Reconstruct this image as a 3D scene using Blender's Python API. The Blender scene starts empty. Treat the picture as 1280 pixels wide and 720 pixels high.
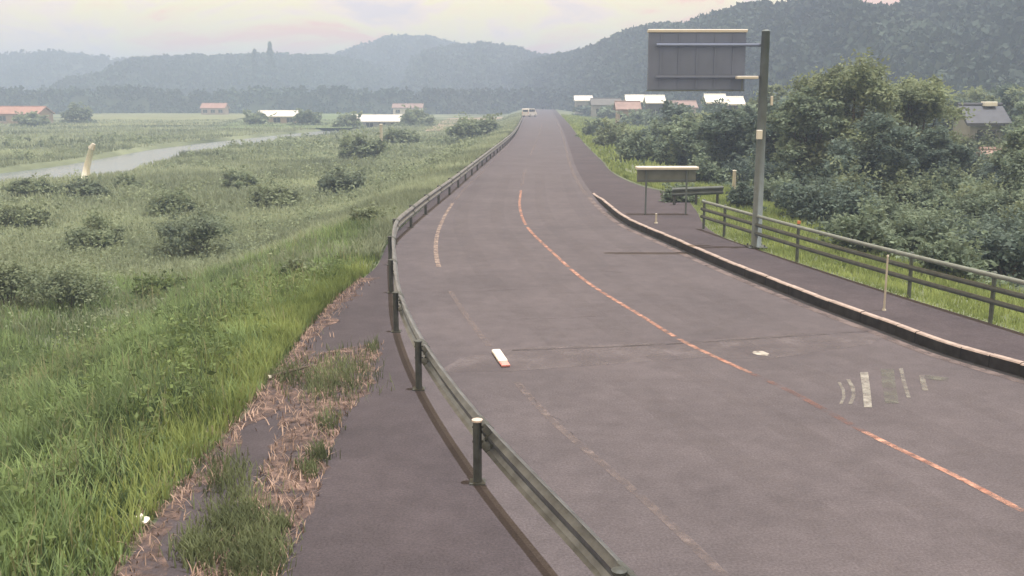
import bpy, math, random
import numpy as np
from mathutils import Vector

random.seed(7)
rng = np.random.default_rng(11)
scene = bpy.context.scene
col = scene.collection
R = math.radians

# ------------------------------------------------------------------ camera
F = 1250.0            # focal length in pixels of a 1280 wide picture
CAM_H = 4.5
HORIZON = 122.0
PITCH = math.atan((360.0 - HORIZON) / F)
cd = bpy.data.cameras.new('camera')
cam = bpy.data.objects.new('camera', cd)
col.objects.link(cam)
cam.location = (0, 0, CAM_H)
cam.rotation_euler = (math.pi / 2 - PITCH, 0, 0)
cd.sensor_width = 36.0
cd.lens = 36.0 * F / 1280.0
cd.clip_start = 0.1
cd.clip_end = 20000
scene.camera = cam

# ------------------------------------------------------------------ world, sun, exposure
SUN_EL = 80.0
w = bpy.data.worlds.new('World')
scene.world = w
w.use_nodes = True
nt = w.node_tree
nt.nodes.clear()
out = nt.nodes.new('ShaderNodeOutputWorld')
sky = nt.nodes.new('ShaderNodeTexSky')
sky.sky_type = 'NISHITA'
sky.sun_disc = False
sky.sun_elevation = R(SUN_EL)
sky.sun_rotation = R(90)
sky.dust_density = 4.0
bg1 = nt.nodes.new('ShaderNodeBackground')
bg1.inputs[1].default_value = 0.1
nt.links.new(sky.outputs[0], bg1.inputs[0])
tc = nt.nodes.new('ShaderNodeTexCoord')
mp = nt.nodes.new('ShaderNodeMapping')
mp.inputs['Scale'].default_value = (1.0, 1.0, 3.2)
nt.links.new(tc.outputs['Generated'], mp.inputs[0])
nz = nt.nodes.new('ShaderNodeTexNoise')
nz.inputs['Scale'].default_value = 6.5
nz.inputs['Detail'].default_value = 8.0
nz.inputs['Roughness'].default_value = 0.6
nz.inputs['Distortion'].default_value = 0.6
nt.links.new(mp.outputs[0], nz.inputs['Vector'])
rp = nt.nodes.new('ShaderNodeValToRGB')
cr = rp.color_ramp
cr.elements[0].position = 0.34
cr.elements[0].color = (0.72, 0.58, 0.56, 1)
cr.elements[1].position = 0.62
cr.elements[1].color = (1.0, 0.50, 0.30, 1)
for p, c in ((0.43, (0.96, 0.72, 0.52, 1)), (0.49, (0.98, 0.82, 0.38, 1)), (0.55, (1.0, 0.74, 0.38, 1))):
    e = cr.elements.new(p)
    e.color = c
nt.links.new(nz.outputs[0], rp.inputs[0])
bg2 = nt.nodes.new('ShaderNodeBackground')
bg2.inputs[1].default_value = 1.5
nt.links.new(rp.outputs[0], bg2.inputs[0])
mx = nt.nodes.new('ShaderNodeMixShader')
mx.inputs[0].default_value = 0.90
nt.links.new(bg1.outputs[0], mx.inputs[1])
nt.links.new(bg2.outputs[0], mx.inputs[2])
nt.links.new(mx.outputs[0], out.inputs[0])

sd = bpy.data.lights.new('sun', 'SUN')
sd.energy = 4.5
sd.angle = R(0.7)
sd.color = (1.0, 0.975, 0.955)
sun = bpy.data.objects.new('sun', sd)
col.objects.link(sun)
sun.location = (30, 10, 120)
sun.rotation_euler = Vector((-math.cos(R(SUN_EL)), 0.0, -math.sin(R(SUN_EL)))).to_track_quat('-Z', 'Y').to_euler()

scene.view_settings.view_transform = 'Standard'
scene.view_settings.look = 'None'
scene.view_settings.exposure = 0.17
scene.view_settings.gamma = 1.0
scene.view_settings.use_curve_mapping = False
scene.render.engine = 'CYCLES'
scene.cycles.volume_bounces = 1
scene.cycles.transparent_max_bounces = 12
scene.cycles.max_bounces = 6

# ------------------------------------------------------------------ helpers
CP, SP = math.cos(PITCH), math.sin(PITCH)


def ray(px, py):
    a = (px - 640.0) / F
    b = (360.0 - py) / F
    return np.array([a, CP + b * SP, -SP + b * CP])


def PX(px, py, z=0.0):
    """point of the level z seen in a pixel"""
    d = ray(px, py)
    t = (z - CAM_H) / d[2]
    return np.array([d[0] * t, d[1] * t, z])


def AT(px, py, Y):
    """point at forward distance Y seen in a pixel"""
    d = ray(px, py)
    t = Y / d[1]
    return np.array([d[0] * t, Y, CAM_H + d[2] * t])


def hermite(pts, lo=None, hi=None):
    """smooth x(y) through (x, y) points, linear outside"""
    p = np.array(sorted(pts, key=lambda q: q[1]), float)
    xs, ys = p[:, 0], p[:, 1]
    m = np.gradient(xs, ys)

    def f(y):
        y = np.asarray(y, float)
        i = np.clip(np.searchsorted(ys, y) - 1, 0, len(ys) - 2)
        h = ys[i + 1] - ys[i]
        t = (y - ys[i]) / h
        tt = np.clip(t, 0, 1)
        r = ((2 * tt**3 - 3 * tt**2 + 1) * xs[i] + (tt**3 - 2 * tt**2 + tt) * h * m[i]
             + (-2 * tt**3 + 3 * tt**2) * xs[i + 1] + (tt**3 - tt**2) * h * m[i + 1])
        r = np.where(y < ys[0], xs[0] + (y - ys[0]) * m[0], r)
        r = np.where(y > ys[-1], xs[-1] + (y - ys[-1]) * m[-1], r)
        return r
    return f


def sstep(a, b, x):
    t = np.clip((np.asarray(x, float) - a) / (b - a), 0, 1)
    return t * t * (3 - 2 * t)


def mesh_np(name, verts, faces, mat=None, parent=None, smooth=False):
    me = bpy.data.meshes.new(name)
    v = np.asarray(verts, np.float32)
    if isinstance(faces, np.ndarray):
        n, k = faces.shape
        me.vertices.add(len(v))
        me.vertices.foreach_set('co', v.ravel())
        me.loops.add(n * k)
        me.loops.foreach_set('vertex_index', faces.astype(np.int32).ravel())
        me.polygons.add(n)
        me.polygons.foreach_set('loop_start', np.arange(0, n * k, k, dtype=np.int32))
        me.polygons.foreach_set('loop_total', np.full(n, k, np.int32))
        me.update(calc_edges=True)
    else:
        me.from_pydata([tuple(map(float, q)) for q in v], [], faces)
    if smooth:
        me.polygons.foreach_set('use_smooth', np.ones(len(me.polygons), bool))
    if mat is not None:
        for m in (mat if isinstance(mat, (list, tuple)) else [mat]):
            me.materials.append(m)
    o = bpy.data.objects.new(name, me)
    col.objects.link(o)
    if parent is not None:
        o.parent = parent
    return o


class MB:
    """collects simple shapes for one mesh object"""

    def __init__(self):
        self.v, self.f = [], []

    def add(self, vs, fs):
        b = len(self.v)
        self.v += [tuple(map(float, q)) for q in vs]
        self.f += [tuple(b + i for i in q) for q in fs]

    def box(self, c, s, rz=0.0, bev=0.0):
        cx, cy, cz = c
        hx, hy, hz = s[0] / 2, s[1] / 2, s[2] / 2
        ca, sa = math.cos(rz), math.sin(rz)
        vs = []
        if bev <= 0:
            pts = [(x, y, z) for z in (-hz, hz) for x, y in ((-hx, -hy), (hx, -hy), (hx, hy), (-hx, hy))]
            fs = [(3, 2, 1, 0), (4, 5, 6, 7), (0, 1, 5, 4), (1, 2, 6, 5), (2, 3, 7, 6), (3, 0, 4, 7)]
        else:
            b = bev
            ring = lambda k, z: [(-hx + k, -hy + k, z), (hx - k, -hy + k, z), (hx - k, hy - k, z), (-hx + k, hy - k, z)]
            pts = ring(b, -hz) + ring(0, -hz + b) + ring(0, hz - b) + ring(b, hz)
            fs = [(3, 2, 1, 0), (12, 13, 14, 15)]
            for r in range(3):
                for i in range(4):
                    j = (i + 1) % 4
                    fs.append((r * 4 + i, r * 4 + j, r * 4 + 4 + j, r * 4 + 4 + i))
        for x, y, z in pts:
            vs.append((cx + x * ca - y * sa, cy + x * sa + y * ca, cz + z))
        self.add(vs, fs)
        return self

    def tube(self, path, radii, n=8, cap=True):
        path = [np.array(p, float) for p in path]
        if not hasattr(radii, '__len__'):
            radii = [radii] * len(path)
        vs, fs = [], []
        for i, p in enumerate(path):
            t = path[min(i + 1, len(path) - 1)] - path[max(i - 1, 0)]
            t = t / (np.linalg.norm(t) + 1e-9)
            a = np.cross(t, (0, 0, 1.0) if abs(t[2]) < 0.9 else (1.0, 0, 0))
            a /= np.linalg.norm(a)
            b = np.cross(t, a)
            for k in range(n):
                an = 2 * math.pi * k / n
                vs.append(p + radii[i] * (a * math.cos(an) + b * math.sin(an)))
        for i in range(len(path) - 1):
            for k in range(n):
                k2 = (k + 1) % n
                fs.append((i * n + k, i * n + k2, (i + 1) * n + k2, (i + 1) * n + k))
        if cap:
            fs.append(tuple(range(n)))
            fs.append(tuple((len(path) - 1) * n + k for k in reversed(range(n))))
        self.add(vs, fs)
        return self

    def prism(self, poly, z0, z1):
        n = len(poly)
        vs = [(p[0], p[1], z0) for p in poly] + [(p[0], p[1], z1) for p in poly]
        fs = [tuple(reversed(range(n))), tuple(range(n, 2 * n))] + [(i, (i + 1) % n, n + (i + 1) % n, n + i) for i in range(n)]
        self.add(vs, fs)
        return self

    def build(self, name, mat, parent=None, smooth=False):
        return mesh_np(name, self.v, self.f, mat, parent, smooth)


def sweep(profile, path, closed=True):
    """profile of (right, up) swept along a path of 3d points"""
    path = [np.array(p, float) for p in path]
    n = len(profile)
    vs, fs = [], []
    for i, p in enumerate(path):
        t = path[min(i + 1, len(path) - 1)] - path[max(i - 1, 0)]
        t[2] = 0
        t /= np.linalg.norm(t)
        r = np.array([t[1], -t[0], 0])
        for u, v in profile:
            vs.append(p + r * u + np.array([0, 0, v]))
    for i in range(len(path) - 1):
        for k in range(n if closed else n - 1):
            k2 = (k + 1) % n
            fs.append((i * n + k, i * n + k2, (i + 1) * n + k2, (i + 1) * n + k))
    if closed:
        fs.append(tuple(reversed(range(n))))
        fs.append(tuple((len(path) - 1) * n + k for k in range(n)))
    return vs, fs


def tag(o, label=None, cat=None, group=None, kind=None):
    if label:
        o['label'] = label
    if cat:
        o['category'] = cat
    if group:
        o['group'] = group
    if kind:
        o['kind'] = kind
    return o


def empty(name, loc, rz=0.0):
    o = bpy.data.objects.new(name, None)
    col.objects.link(o)
    o.location = tuple(map(float, loc))
    o.rotation_euler = (0, 0, rz)
    o.empty_display_size = 0.2
    return o


def copy_tree(o, parent=None):
    c = o.copy()
    col.objects.link(c)
    c.parent = parent
    for ch in list(o.children):
        copy_tree(ch, c)
    return c


# ------------------------------------------------------------------ materials
def mat(name, base, rough=0.85, var=0.25, scale=4.0, metal=0.0, bump=0.0, bscale=40.0, alpha_noise=None, detail=5.0,
        tint=None, coords='Object', spec=0.3, stretch=None, transl=0.0):
    """principled with noise between a darker and a lighter tone of the base colour"""
    m = bpy.data.materials.new(name)
    m.use_nodes = True
    t = m.node_tree
    p = t.nodes['Principled BSDF']
    outn = t.nodes['Material Output']
    p.inputs['Roughness'].default_value = rough
    p.inputs['Metallic'].default_value = metal
    p.inputs['Specular IOR Level'].default_value = spec
    tcn = t.nodes.new('ShaderNodeTexCoord')
    vec = tcn.outputs[coords]
    if coords == 'Position':
        pass
    if stretch:
        mm = t.nodes.new('ShaderNodeMapping')
        mm.inputs['Scale'].default_value = stretch
        t.links.new(vec, mm.inputs[0])
        vec = mm.outputs[0]
    n1 = t.nodes.new('ShaderNodeTexNoise')
    n1.inputs['Scale'].default_value = scale
    n1.inputs['Detail'].default_value = detail
    n1.inputs['Roughness'].default_value = 0.62
    t.links.new(vec, n1.inputs['Vector'])
    r = t.nodes.new('ShaderNodeValToRGB')
    lo = tuple(c * (1 - var) for c in base)
    hi = tuple(min(1, c * (1 + var)) for c in (tint or base))
    r.color_ramp.elements[0].position = 0.32
    r.color_ramp.elements[0].color = (*lo, 1)
    r.color_ramp.elements[1].position = 0.68
    r.color_ramp.elements[1].color = (*hi, 1)
    t.links.new(n1.outputs[0], r.inputs[0])
    t.links.new(r.outputs[0], p.inputs['Base Color'])
    if bump > 0:
        n2 = t.nodes.new('ShaderNodeTexNoise')
        n2.inputs['Scale'].default_value = bscale
        n2.inputs['Detail'].default_value = 3
        t.links.new(vec, n2.inputs['Vector'])
        b = t.nodes.new('ShaderNodeBump')
        b.inputs['Strength'].default_value = bump
        b.inputs['Distance'].default_value = 0.02
        t.links.new(n2.outputs[0], b.inputs['Height'])
        t.links.new(b.outputs[0], p.inputs['Normal'])
    if transl > 0:
        tl = t.nodes.new('ShaderNodeBsdfTranslucent')
        t.links.new(r.outputs[0], tl.inputs[0])
        ms = t.nodes.new('ShaderNodeMixShader')
        ms.inputs[0].default_value = transl
        t.links.new(p.outputs[0], ms.inputs[1])
        t.links.new(tl.outputs[0], ms.inputs[2])
        t.links.new(ms.outputs[0], outn.inputs[0])
    if alpha_noise:
        sc, lo_, hi_ = alpha_noise
        n3 = t.nodes.new('ShaderNodeTexNoise')
        n3.inputs['Scale'].default_value = sc
        n3.inputs['Detail'].default_value = 6
        n3.inputs['Roughness'].default_value = 0.7
        t.links.new(vec, n3.inputs['Vector'])
        mr = t.nodes.new('ShaderNodeMapRange')
        mr.inputs[1].default_value = lo_
        mr.inputs[2].default_value = hi_
        t.links.new(n3.outputs[0], mr.inputs[0])
        t.links.new(mr.outputs[0], p.inputs['Alpha'])
    return m


def asphalt(name, base, tint):
    m = mat(name, base, rough=0.92, var=0.07, scale=0.35, bump=0.18, bscale=130, tint=tint, spec=0.2, detail=8)
    t = m.node_tree
    p = t.nodes['Principled BSDF']
    r = [n for n in t.nodes if n.type == 'VALTORGB'][0]
    tcn = [n for n in t.nodes if n.type == 'TEX_COORD'][0]
    # fine aggregate speckle
    n = t.nodes.new('ShaderNodeTexNoise')
    n.inputs['Scale'].default_value = 34
    n.inputs['Detail'].default_value = 6
    n.inputs['Roughness'].default_value = 0.75
    t.links.new(tcn.outputs['Object'], n.inputs['Vector'])
    mr = t.nodes.new('ShaderNodeMapRange')
    mr.inputs[1].default_value = 0.25
    mr.inputs[2].default_value = 0.75
    mr.inputs[3].default_value = 0.52
    mr.inputs[4].default_value = 1.48
    t.links.new(n.outputs[0], mr.inputs[0])
    # long stains
    n2 = t.nodes.new('ShaderNodeTexNoise')
    n2.inputs['Scale'].default_value = 2.4
    n2.inputs['Detail'].default_value = 10
    n2.inputs['Roughness'].default_value = 0.72
    t.links.new(tcn.outputs['Object'], n2.inputs['Vector'])
    mr2 = t.nodes.new('ShaderNodeMapRange')
    mr2.inputs[1].default_value = 0.35
    mr2.inputs[2].default_value = 0.70
    mr2.inputs[3].default_value = 0.88
    mr2.inputs[4].default_value = 1.16
    t.links.new(n2.outputs[0], mr2.inputs[0])
    mu = t.nodes.new('ShaderNodeMath')
    mu.operation = 'MULTIPLY'
    t.links.new(mr.outputs[0], mu.inputs[0])
    t.links.new(mr2.outputs[0], mu.inputs[1])
    vm = t.nodes.new('ShaderNodeVectorMath')
    vm.operation = 'SCALE'
    t.links.new(r.outputs[0], vm.inputs[0])
    t.links.new(mu.outputs[0], vm.inputs['Scale'])
    t.links.new(vm.outputs[0], p.inputs['Base Color'])
    return m


M = {}
M['road'] = asphalt('road asphalt', (0.090, 0.082, 0.096), (0.102, 0.092, 0.106))
M['pave'] = asphalt('pavement asphalt', (0.056, 0.050, 0.061), (0.071, 0.062, 0.074))
M['pave_r'] = asphalt('right pavement asphalt', (0.058, 0.051, 0.063), (0.073, 0.063, 0.075))
M['patch'] = mat('patched asphalt', (0.150, 0.135, 0.152), 0.9, 0.12, 1.2, bump=0.2, bscale=90, alpha_noise=(1.1, 0.28, 0.70))
M['crack'] = mat('cracked asphalt', (0.062, 0.053, 0.057), 0.95, 0.3, 2.0, alpha_noise=(2.2, 0.40, 0.75))
M['orange'] = mat('faded orange paint', (0.38, 0.165, 0.125), 0.8, 0.25, 5, tint=(0.48, 0.29, 0.23), alpha_noise=(4.5, 0.34, 0.66))
M['white_line'] = mat('worn white paint', (0.195, 0.165, 0.172), 0.8, 0.2, 5, alpha_noise=(5.0, 0.36, 0.80))
M['white_bold'] = mat('bright white paint', (0.78, 0.74, 0.70), 0.6, 0.08, 6)
M['white_worn'] = mat('half worn white paint', (0.24, 0.235, 0.225), 0.8, 0.15, 5, alpha_noise=(3.0, 0.30, 0.70))
M['white_faint'] = mat('faint white paint', (0.15, 0.155, 0.145), 0.8, 0.15, 5, alpha_noise=(3.0, 0.36, 0.72))
M['white_mid'] = mat('chipped white paint', (0.40, 0.38, 0.36), 0.8, 0.1, 6, alpha_noise=(5, 0.35, 0.55))
M['red_refl'] = mat('pink reflector', (0.75, 0.30, 0.28), 0.4, 0.1, 8)
M['steel'] = mat('weathered galvanised steel', (0.150, 0.165, 0.190), 0.36, 0.40, 3, metal=0.6, bump=0.05, bscale=20, spec=0.5)
M['steel_post'] = mat('dull post steel', (0.075, 0.085, 0.088), 0.55, 0.35, 5, metal=0.35, spec=0.4)
M['cap'] = mat('pale post cap', (0.55, 0.48, 0.45), 0.5, 0.1, 8)
M['pipe'] = mat('dull grey fence pipe', (0.21, 0.24, 0.235), 0.5, 0.2, 4, metal=0.3, spec=0.5)
M['pipe_dark'] = mat('dark fence pipe', (0.075, 0.09, 0.092), 0.5, 0.3, 4, metal=0.3, spec=0.5)
M['fence_post'] = mat('dark fence post', (0.09, 0.11, 0.105), 0.6, 0.25, 6)
M['reflector'] = mat('orange reflector', (0.60, 0.22, 0.10), 0.35, 0.05, 8)
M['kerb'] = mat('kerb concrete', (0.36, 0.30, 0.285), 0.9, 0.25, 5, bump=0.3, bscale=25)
M['kerb_face'] = mat('painted shade kerb concrete', (0.030, 0.030, 0.034), 0.95, 0.45, 3, bump=0.3, bscale=25)  # near-black colour paints the shade on the kerb's road face
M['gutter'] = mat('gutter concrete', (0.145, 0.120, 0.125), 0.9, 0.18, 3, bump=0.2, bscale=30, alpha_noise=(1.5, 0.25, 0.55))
M['sign_back'] = mat('blue grey sign back', (0.165, 0.205, 0.320), 0.6, 0.06, 1.5, spec=0.3)
M['sign_edge'] = mat('pale sign casing', (0.62, 0.60, 0.57), 0.5, 0.06, 3)
M['pole'] = mat('grey painted pole', (0.135, 0.165, 0.185), 0.6, 0.12, 3, metal=0.2)
M['box_white'] = mat('white box enamel', (0.7, 0.7, 0.68), 0.5, 0.05, 5)
M['dirt'] = mat('dry reddish soil', (0.105, 0.074, 0.068), 0.97, 0.45, 6, bump=0.9, bscale=18, tint=(0.195, 0.138, 0.124), alpha_noise=(2.6, 0.38, 0.66))
M['dead'] = mat('dead grass', (0.21, 0.145, 0.118), 0.9, 0.4, 2.0, tint=(0.34, 0.25, 0.21))
M['grass_near'] = mat('near weeds green', (0.125, 0.195, 0.080), 0.75, 0.45, 0.7, tint=(0.225, 0.315, 0.140), transl=0.42)
M['grass_dark'] = mat('deep weeds green', (0.070, 0.115, 0.055), 0.75, 0.4, 0.9, tint=(0.125, 0.180, 0.085), transl=0.4)
M['grass_pale'] = mat('pale seed grass', (0.21, 0.225, 0.125), 0.8, 0.3, 0.9, tint=(0.30, 0.30, 0.18), transl=0.4)
M['grass_tuft'] = mat('verge tuft green', (0.085, 0.115, 0.058), 0.8, 0.4, 1.2, tint=(0.15, 0.18, 0.095), transl=0.35)
M['grass_field'] = mat('field grass green', (0.175, 0.225, 0.150), 0.85, 0.42, 0.07, tint=(0.300, 0.345, 0.240), transl=0.42, detail=9)
M['grass_bright'] = mat('bright verge grass', (0.17, 0.245, 0.075), 0.8, 0.35, 0.6, tint=(0.28, 0.34, 0.13), transl=0.42)
M['ground'] = mat('field ground', (0.085, 0.118, 0.070), 0.95, 0.4, 0.05, tint=(0.150, 0.175, 0.115), bump=0.5, bscale=3, detail=10)
M['leaf_weed'] = mat('broad weed leaves', (0.075, 0.125, 0.045), 0.65, 0.4, 1.5, tint=(0.16, 0.22, 0.085), transl=0.4)
M['leaf_mid'] = mat('mid green leaves', (0.130, 0.185, 0.140), 0.75, 0.42, 0.6, tint=(0.215, 0.275, 0.198), transl=0.40)
M['leaf_light'] = mat('light yellow green leaves', (0.150, 0.195, 0.128), 0.75, 0.40, 0.6, tint=(0.260, 0.310, 0.200), transl=0.42)
M['leaf_dark'] = mat('dark green leaves', (0.085, 0.128, 0.116), 0.75, 0.42, 0.6, tint=(0.140, 0.192, 0.164), transl=0.36)
M['leaf_flats'] = mat('dull shrub leaves', (0.175, 0.230, 0.155), 0.75, 0.40, 0.6, tint=(0.275, 0.330, 0.220), transl=0.48)
M['leaf_flats_dark'] = mat('deep dull shrub leaves', (0.135, 0.180, 0.135), 0.75, 0.40, 0.6, tint=(0.215, 0.265, 0.190), transl=0.46)
M['forest'] = mat('forest canopy', (0.020, 0.037, 0.032), 0.85, 0.5, 0.03, tint=(0.038, 0.060, 0.046), detail=9)
M['hill'] = mat('hill floor', (0.028, 0.040, 0.024), 0.95, 0.4, 0.02, detail=8)
M['bark'] = mat('bark', (0.09, 0.075, 0.06), 0.9, 0.3, 5, bump=0.5, bscale=12)
M['tan'] = mat('bare field soil', (0.30, 0.24, 0.19), 0.95, 0.2, 0.08)
M['field2'] = mat('pale crop green', (0.17, 0.19, 0.10), 0.95, 0.2, 0.06)
M['field3'] = mat('young rice green', (0.12, 0.17, 0.08), 0.95, 0.2, 0.06)
M['water'] = mat('river water', (0.11, 0.15, 0.19), 0.22, 0.12, 0.3, bump=0.15, bscale=0.9, spec=0.6)
M['wall_white'] = mat('white rendered wall', (0.72, 0.70, 0.67), 0.8, 0.08, 1.5)
M['wall_tan'] = mat('tan clad wall', (0.42, 0.34, 0.30), 0.85, 0.12, 1.5)
M['wall_grey'] = mat('grey clad wall', (0.30, 0.31, 0.32), 0.85, 0.12, 1.5)
M['wall_dark'] = mat('dark weathered board wall', (0.075, 0.08, 0.085), 0.9, 0.2, 1.5)
M['roof_white'] = mat('bright sheet roof', (0.82, 0.82, 0.80), 0.35, 0.05, 1.0)
M['roof_red'] = mat('reddish roof', (0.34, 0.20, 0.17), 0.7, 0.15, 1.0)
M['roof_blue'] = mat('dark blue grey tile roof', (0.075, 0.085, 0.115), 0.6, 0.2, 1.2)
M['roof_grey'] = mat('grey tile roof', (0.12, 0.12, 0.125), 0.6, 0.2, 1.2)
M['roof_pink'] = mat('faded brown roof', (0.28, 0.20, 0.19), 0.7, 0.2, 1.2)
M['glass'] = mat('dark window glass', (0.03, 0.035, 0.04), 0.1, 0.1, 1.0, spec=0.6)
M['frame'] = mat('window frame', (0.5, 0.5, 0.5), 0.5, 0.05, 2)
M['van'] = mat('white van paint', (0.78, 0.76, 0.74), 0.3, 0.03, 1, spec=0.5)
M['tyre'] = mat('tyre rubber', (0.02, 0.02, 0.02), 0.9, 0.2, 5)
M['concrete'] = mat('pale concrete', (0.50, 0.48, 0.43), 0.85, 0.12, 3)
M['litter'] = mat('white litter', (0.82, 0.80, 0.74), 0.6, 0.06, 9)

# ------------------------------------------------------------------ road lines from the photograph, on level ground
def gpts(px, z=0.0):
    return [tuple(PX(x, y, z)[:2]) for x, y in px]


rail_px = [(597, 603), (524, 487), (495, 413), (489, 360), (488, 330), (494, 304), (512, 286), (566, 240), (600, 210), (638, 176), (651, 154), (656, 143)]
XRAIL = hermite(gpts(rail_px) + [(0.76, 7.75), (2.0, 3.9)])
edge_px = [(905, 720), (871, 687), (804, 624), (746, 574), (700, 535), (646, 478), (617, 440), (588, 402), (563, 364), (548, 332), (545, 303), (554, 274), (566, 254), (605, 213), (641, 176), (655, 153), (659, 143)]
XEDGE = hermite(gpts(edge_px))
mid_px = [(1280, 640), (1200, 598), (1090, 545), (1030, 512), (985, 488), (935, 465), (860, 430), (800, 394), (740, 357), (690, 315), (660, 285), (650, 261), (651, 240), (659, 205), (670, 178), (677, 158), (675, 143)]
XMID = hermite(gpts(mid_px))
kerb_px = [(1280, 472), (1185, 444), (1110, 416), (1035, 388), (960, 358), (900, 333), (840, 306), (785, 281), (757, 260), (736, 236), (722, 213), (713, 188), (703, 161), (693, 143)]
XKERB = hermite(gpts(kerb_px))
wl_px = [(150, 715), (220, 620), (290, 540), (350, 460), (395, 402), (430, 366), (468, 336), (484, 306)]
lp = gpts(wl_px)
for yy in (42, 60, 90, 140, 220, 300):
    lp.append((float(XRAIL(yy)) - 0.45, yy))
XLEFT = hermite(lp)
wr_px = [(1280, 417), (1238, 404), (1136, 373), (996, 328), (945, 311), (905, 297)]
rp_ = gpts(wr_px, 0.22)
for x, y in ((868, 268), (846, 244), (800, 232), (776, 222), (751, 200), (711, 155), (700, 143)):
    rp_.append(tuple(PX(x, y)[:2]))
XRIGHT = hermite(rp_)
# river, running along the valley left of the road
XRIVL = hermite([(-60, 20), (-49.5, 88), (-48, 104), (-50, 141), (-45, 193), (-34, 280), (-60, 420)])
XRIVR = hermite([(-50, 20), (-41.5, 80), (-37, 86), (-38, 102), (-40.5, 132), (-37.5, 167), (-31, 280), (-56, 420)])
PLAIN_L, PLAIN_R = -2.2, -0.7


def lump(X, Y):
    return (np.sin(X * 0.31 + 1.3) * np.cos(Y * 0.27) + 0.6 * np.sin(X * 0.83 - Y * 0.51) + 0.4 * np.cos(X * 1.7 + Y * 1.1)) / 2.0


def gz(X, Y):
    X = np.asarray(X, float)
    Y = np.asarray(Y, float)
    dl = XLEFT(Y) - X
    dr = X - XRIGHT(Y)
    z = np.full(np.broadcast(X, Y).shape, -0.03)
    sl = sstep(0.2, 9.0, dl)
    z = z + (PLAIN_L + 0.03) * sl
    sr = sstep(0.8, 7.0, dr)
    z = z + (PLAIN_R + 0.03) * sr
    z = z + 0.13 * lump(X, Y) * np.maximum(sstep(1.0, 5.0, dl), sstep(1.2, 5.0, dr))
    inriv = sstep(-0.8, 1.0, X - XRIVL(Y)) * sstep(-0.8, 1.0, XRIVR(Y) - X) * sstep(430, 380, Y)
    z = z - 1.1 * inriv
    # the valley side on the right
    z = z + sstep(60, 190, dr) * 9.0 * sstep(40, 120, Y)
    return z


# ground sheet reaching the horizon
rows = np.concatenate([np.linspace(-60, 2.0, 14), np.geomspace(2.6, 1700, 300)])
u = np.linspace(-1, 1, 421)
u = np.sign(u) * (0.35 * np.abs(u) + 0.65 * np.abs(u) ** 2.2)
GY = np.repeat(rows[:, None], len(u), 1)
HW = np.minimum(np.maximum(1.3 * (np.maximum(rows, 0) + 22), 60), 1650)
GX = HW[:, None] * u[None, :] + np.interp(rows, [-60, 30, 200, 1700], [0, 0, 0, 0])[:, None]
GZ = gz(GX, GY)
nr, nc = GX.shape
idx = np.arange(nr * nc).reshape(nr, nc)
faces = np.stack([idx[:-1, :-1].ravel(), idx[:-1, 1:].ravel(), idx[1:, 1:].ravel(), idx[1:, :-1].ravel()], 1)
tag(mesh_np('ground', np.stack([GX.ravel(), GY.ravel(), GZ.ravel()], 1), faces, M['ground'], smooth=True), kind='structure')


def ribbon(name, ys, fa, fb, z, m, nx=2, parent=None, smooth=False):
    ys = np.asarray(ys, float)
    a, b = fa(ys), fb(ys)
    t = np.linspace(0, 1, nx)
    X = a[:, None] + (b - a)[:, None] * t[None]
    Y = np.repeat(ys[:, None], nx, 1)
    Z = np.full_like(X, z) if np.isscalar(z) else z(X, Y)
    i = np.arange(X.size).reshape(X.shape)
    f = np.stack([i[:-1, :-1].ravel(), i[:-1, 1:].ravel(), i[1:, 1:].ravel(), i[1:, :-1].ravel()], 1)
    return mesh_np(name, np.stack([X.ravel(), Y.ravel(), Z.ravel()], 1), f, m, parent, smooth)


YS = np.concatenate([np.linspace(-40, 0, 9), np.linspace(1, 60, 119), np.geomspace(61, 420, 90)])
road = tag(ribbon('road', YS, XRAIL, XKERB, 0.0, M['road'], 6), kind='structure')
tag(ribbon('pavement_left', YS, XLEFT, XRAIL, 0.0, M['pave'], 4), kind='structure')
KERB_END = 46.0
KH = 0.22


def pz(X, Y):
    # pavement is raised behind the kerb and comes down where the kerb ends
    return 0.0 + KH * sstep(KERB_END + 2, KERB_END - 6, Y)


tag(ribbon('pavement_right', YS, lambda y: XKERB(y) + 0.11 * sstep(KERB_END + 2, KERB_END - 2, y), XRIGHT, pz, M['pave_r'], 6), kind='structure')

# river water
ysr = np.linspace(20, 425, 120)
tag(ribbon('river_water', ysr, lambda y: XRIVL(y) - 1.2, lambda y: XRIVR(y) + 1.2, PLAIN_L - 0.42, M['water'], 4), kind='structure')

# ------------------------------------------------------------------ road markings and wear (children of the road)
def stripe(name, f, y0, y1, wd, z, m, n=None, off=0.0):
    n = n or max(3, int((y1 - y0) / 0.4) + 2)
    ys = np.linspace(y0, y1, n)
    jit = 0.0
    return ribbon(name, ys, lambda y: f(y) + off - wd / 2, lambda y: f(y) + off + wd / 2, z, m, 2, road)


def y_of(px, py):
    return float(PX(px, py)[1])


# orange centre line, bright stretches and worn ones
mid_y = [y_of(*p) for p in mid_px]
for a, b in ((5.0, 7.6), (y_of(1280, 640), y_of(1075, 540)), (y_of(935, 466), y_of(850, 424)), (y_of(845, 421), y_of(715, 336)), (y_of(712, 334), y_of(657, 284)), (y_of(655, 281), y_of(651, 238))):
    stripe('centre_line', XMID, a, b, 0.105, 0.006, M['orange'])
stripe('worn_centre_line', XMID, y_of(1075, 540), y_of(935, 466), 0.12, 0.006, mat('worn orange paint', (0.20, 0.11, 0.10), 0.85, 0.2, 5, alpha_noise=(2.5, 0.42, 0.74)))
for a, b in ((y_of(652, 232), y_of(657, 212)), (y_of(663, 195), y_of(673, 174)), (y_of(674, 170), y_of(677, 150))):
    stripe('far_centre_line', XMID, a, b, 0.18, 0.008, M['white_line'])
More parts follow.
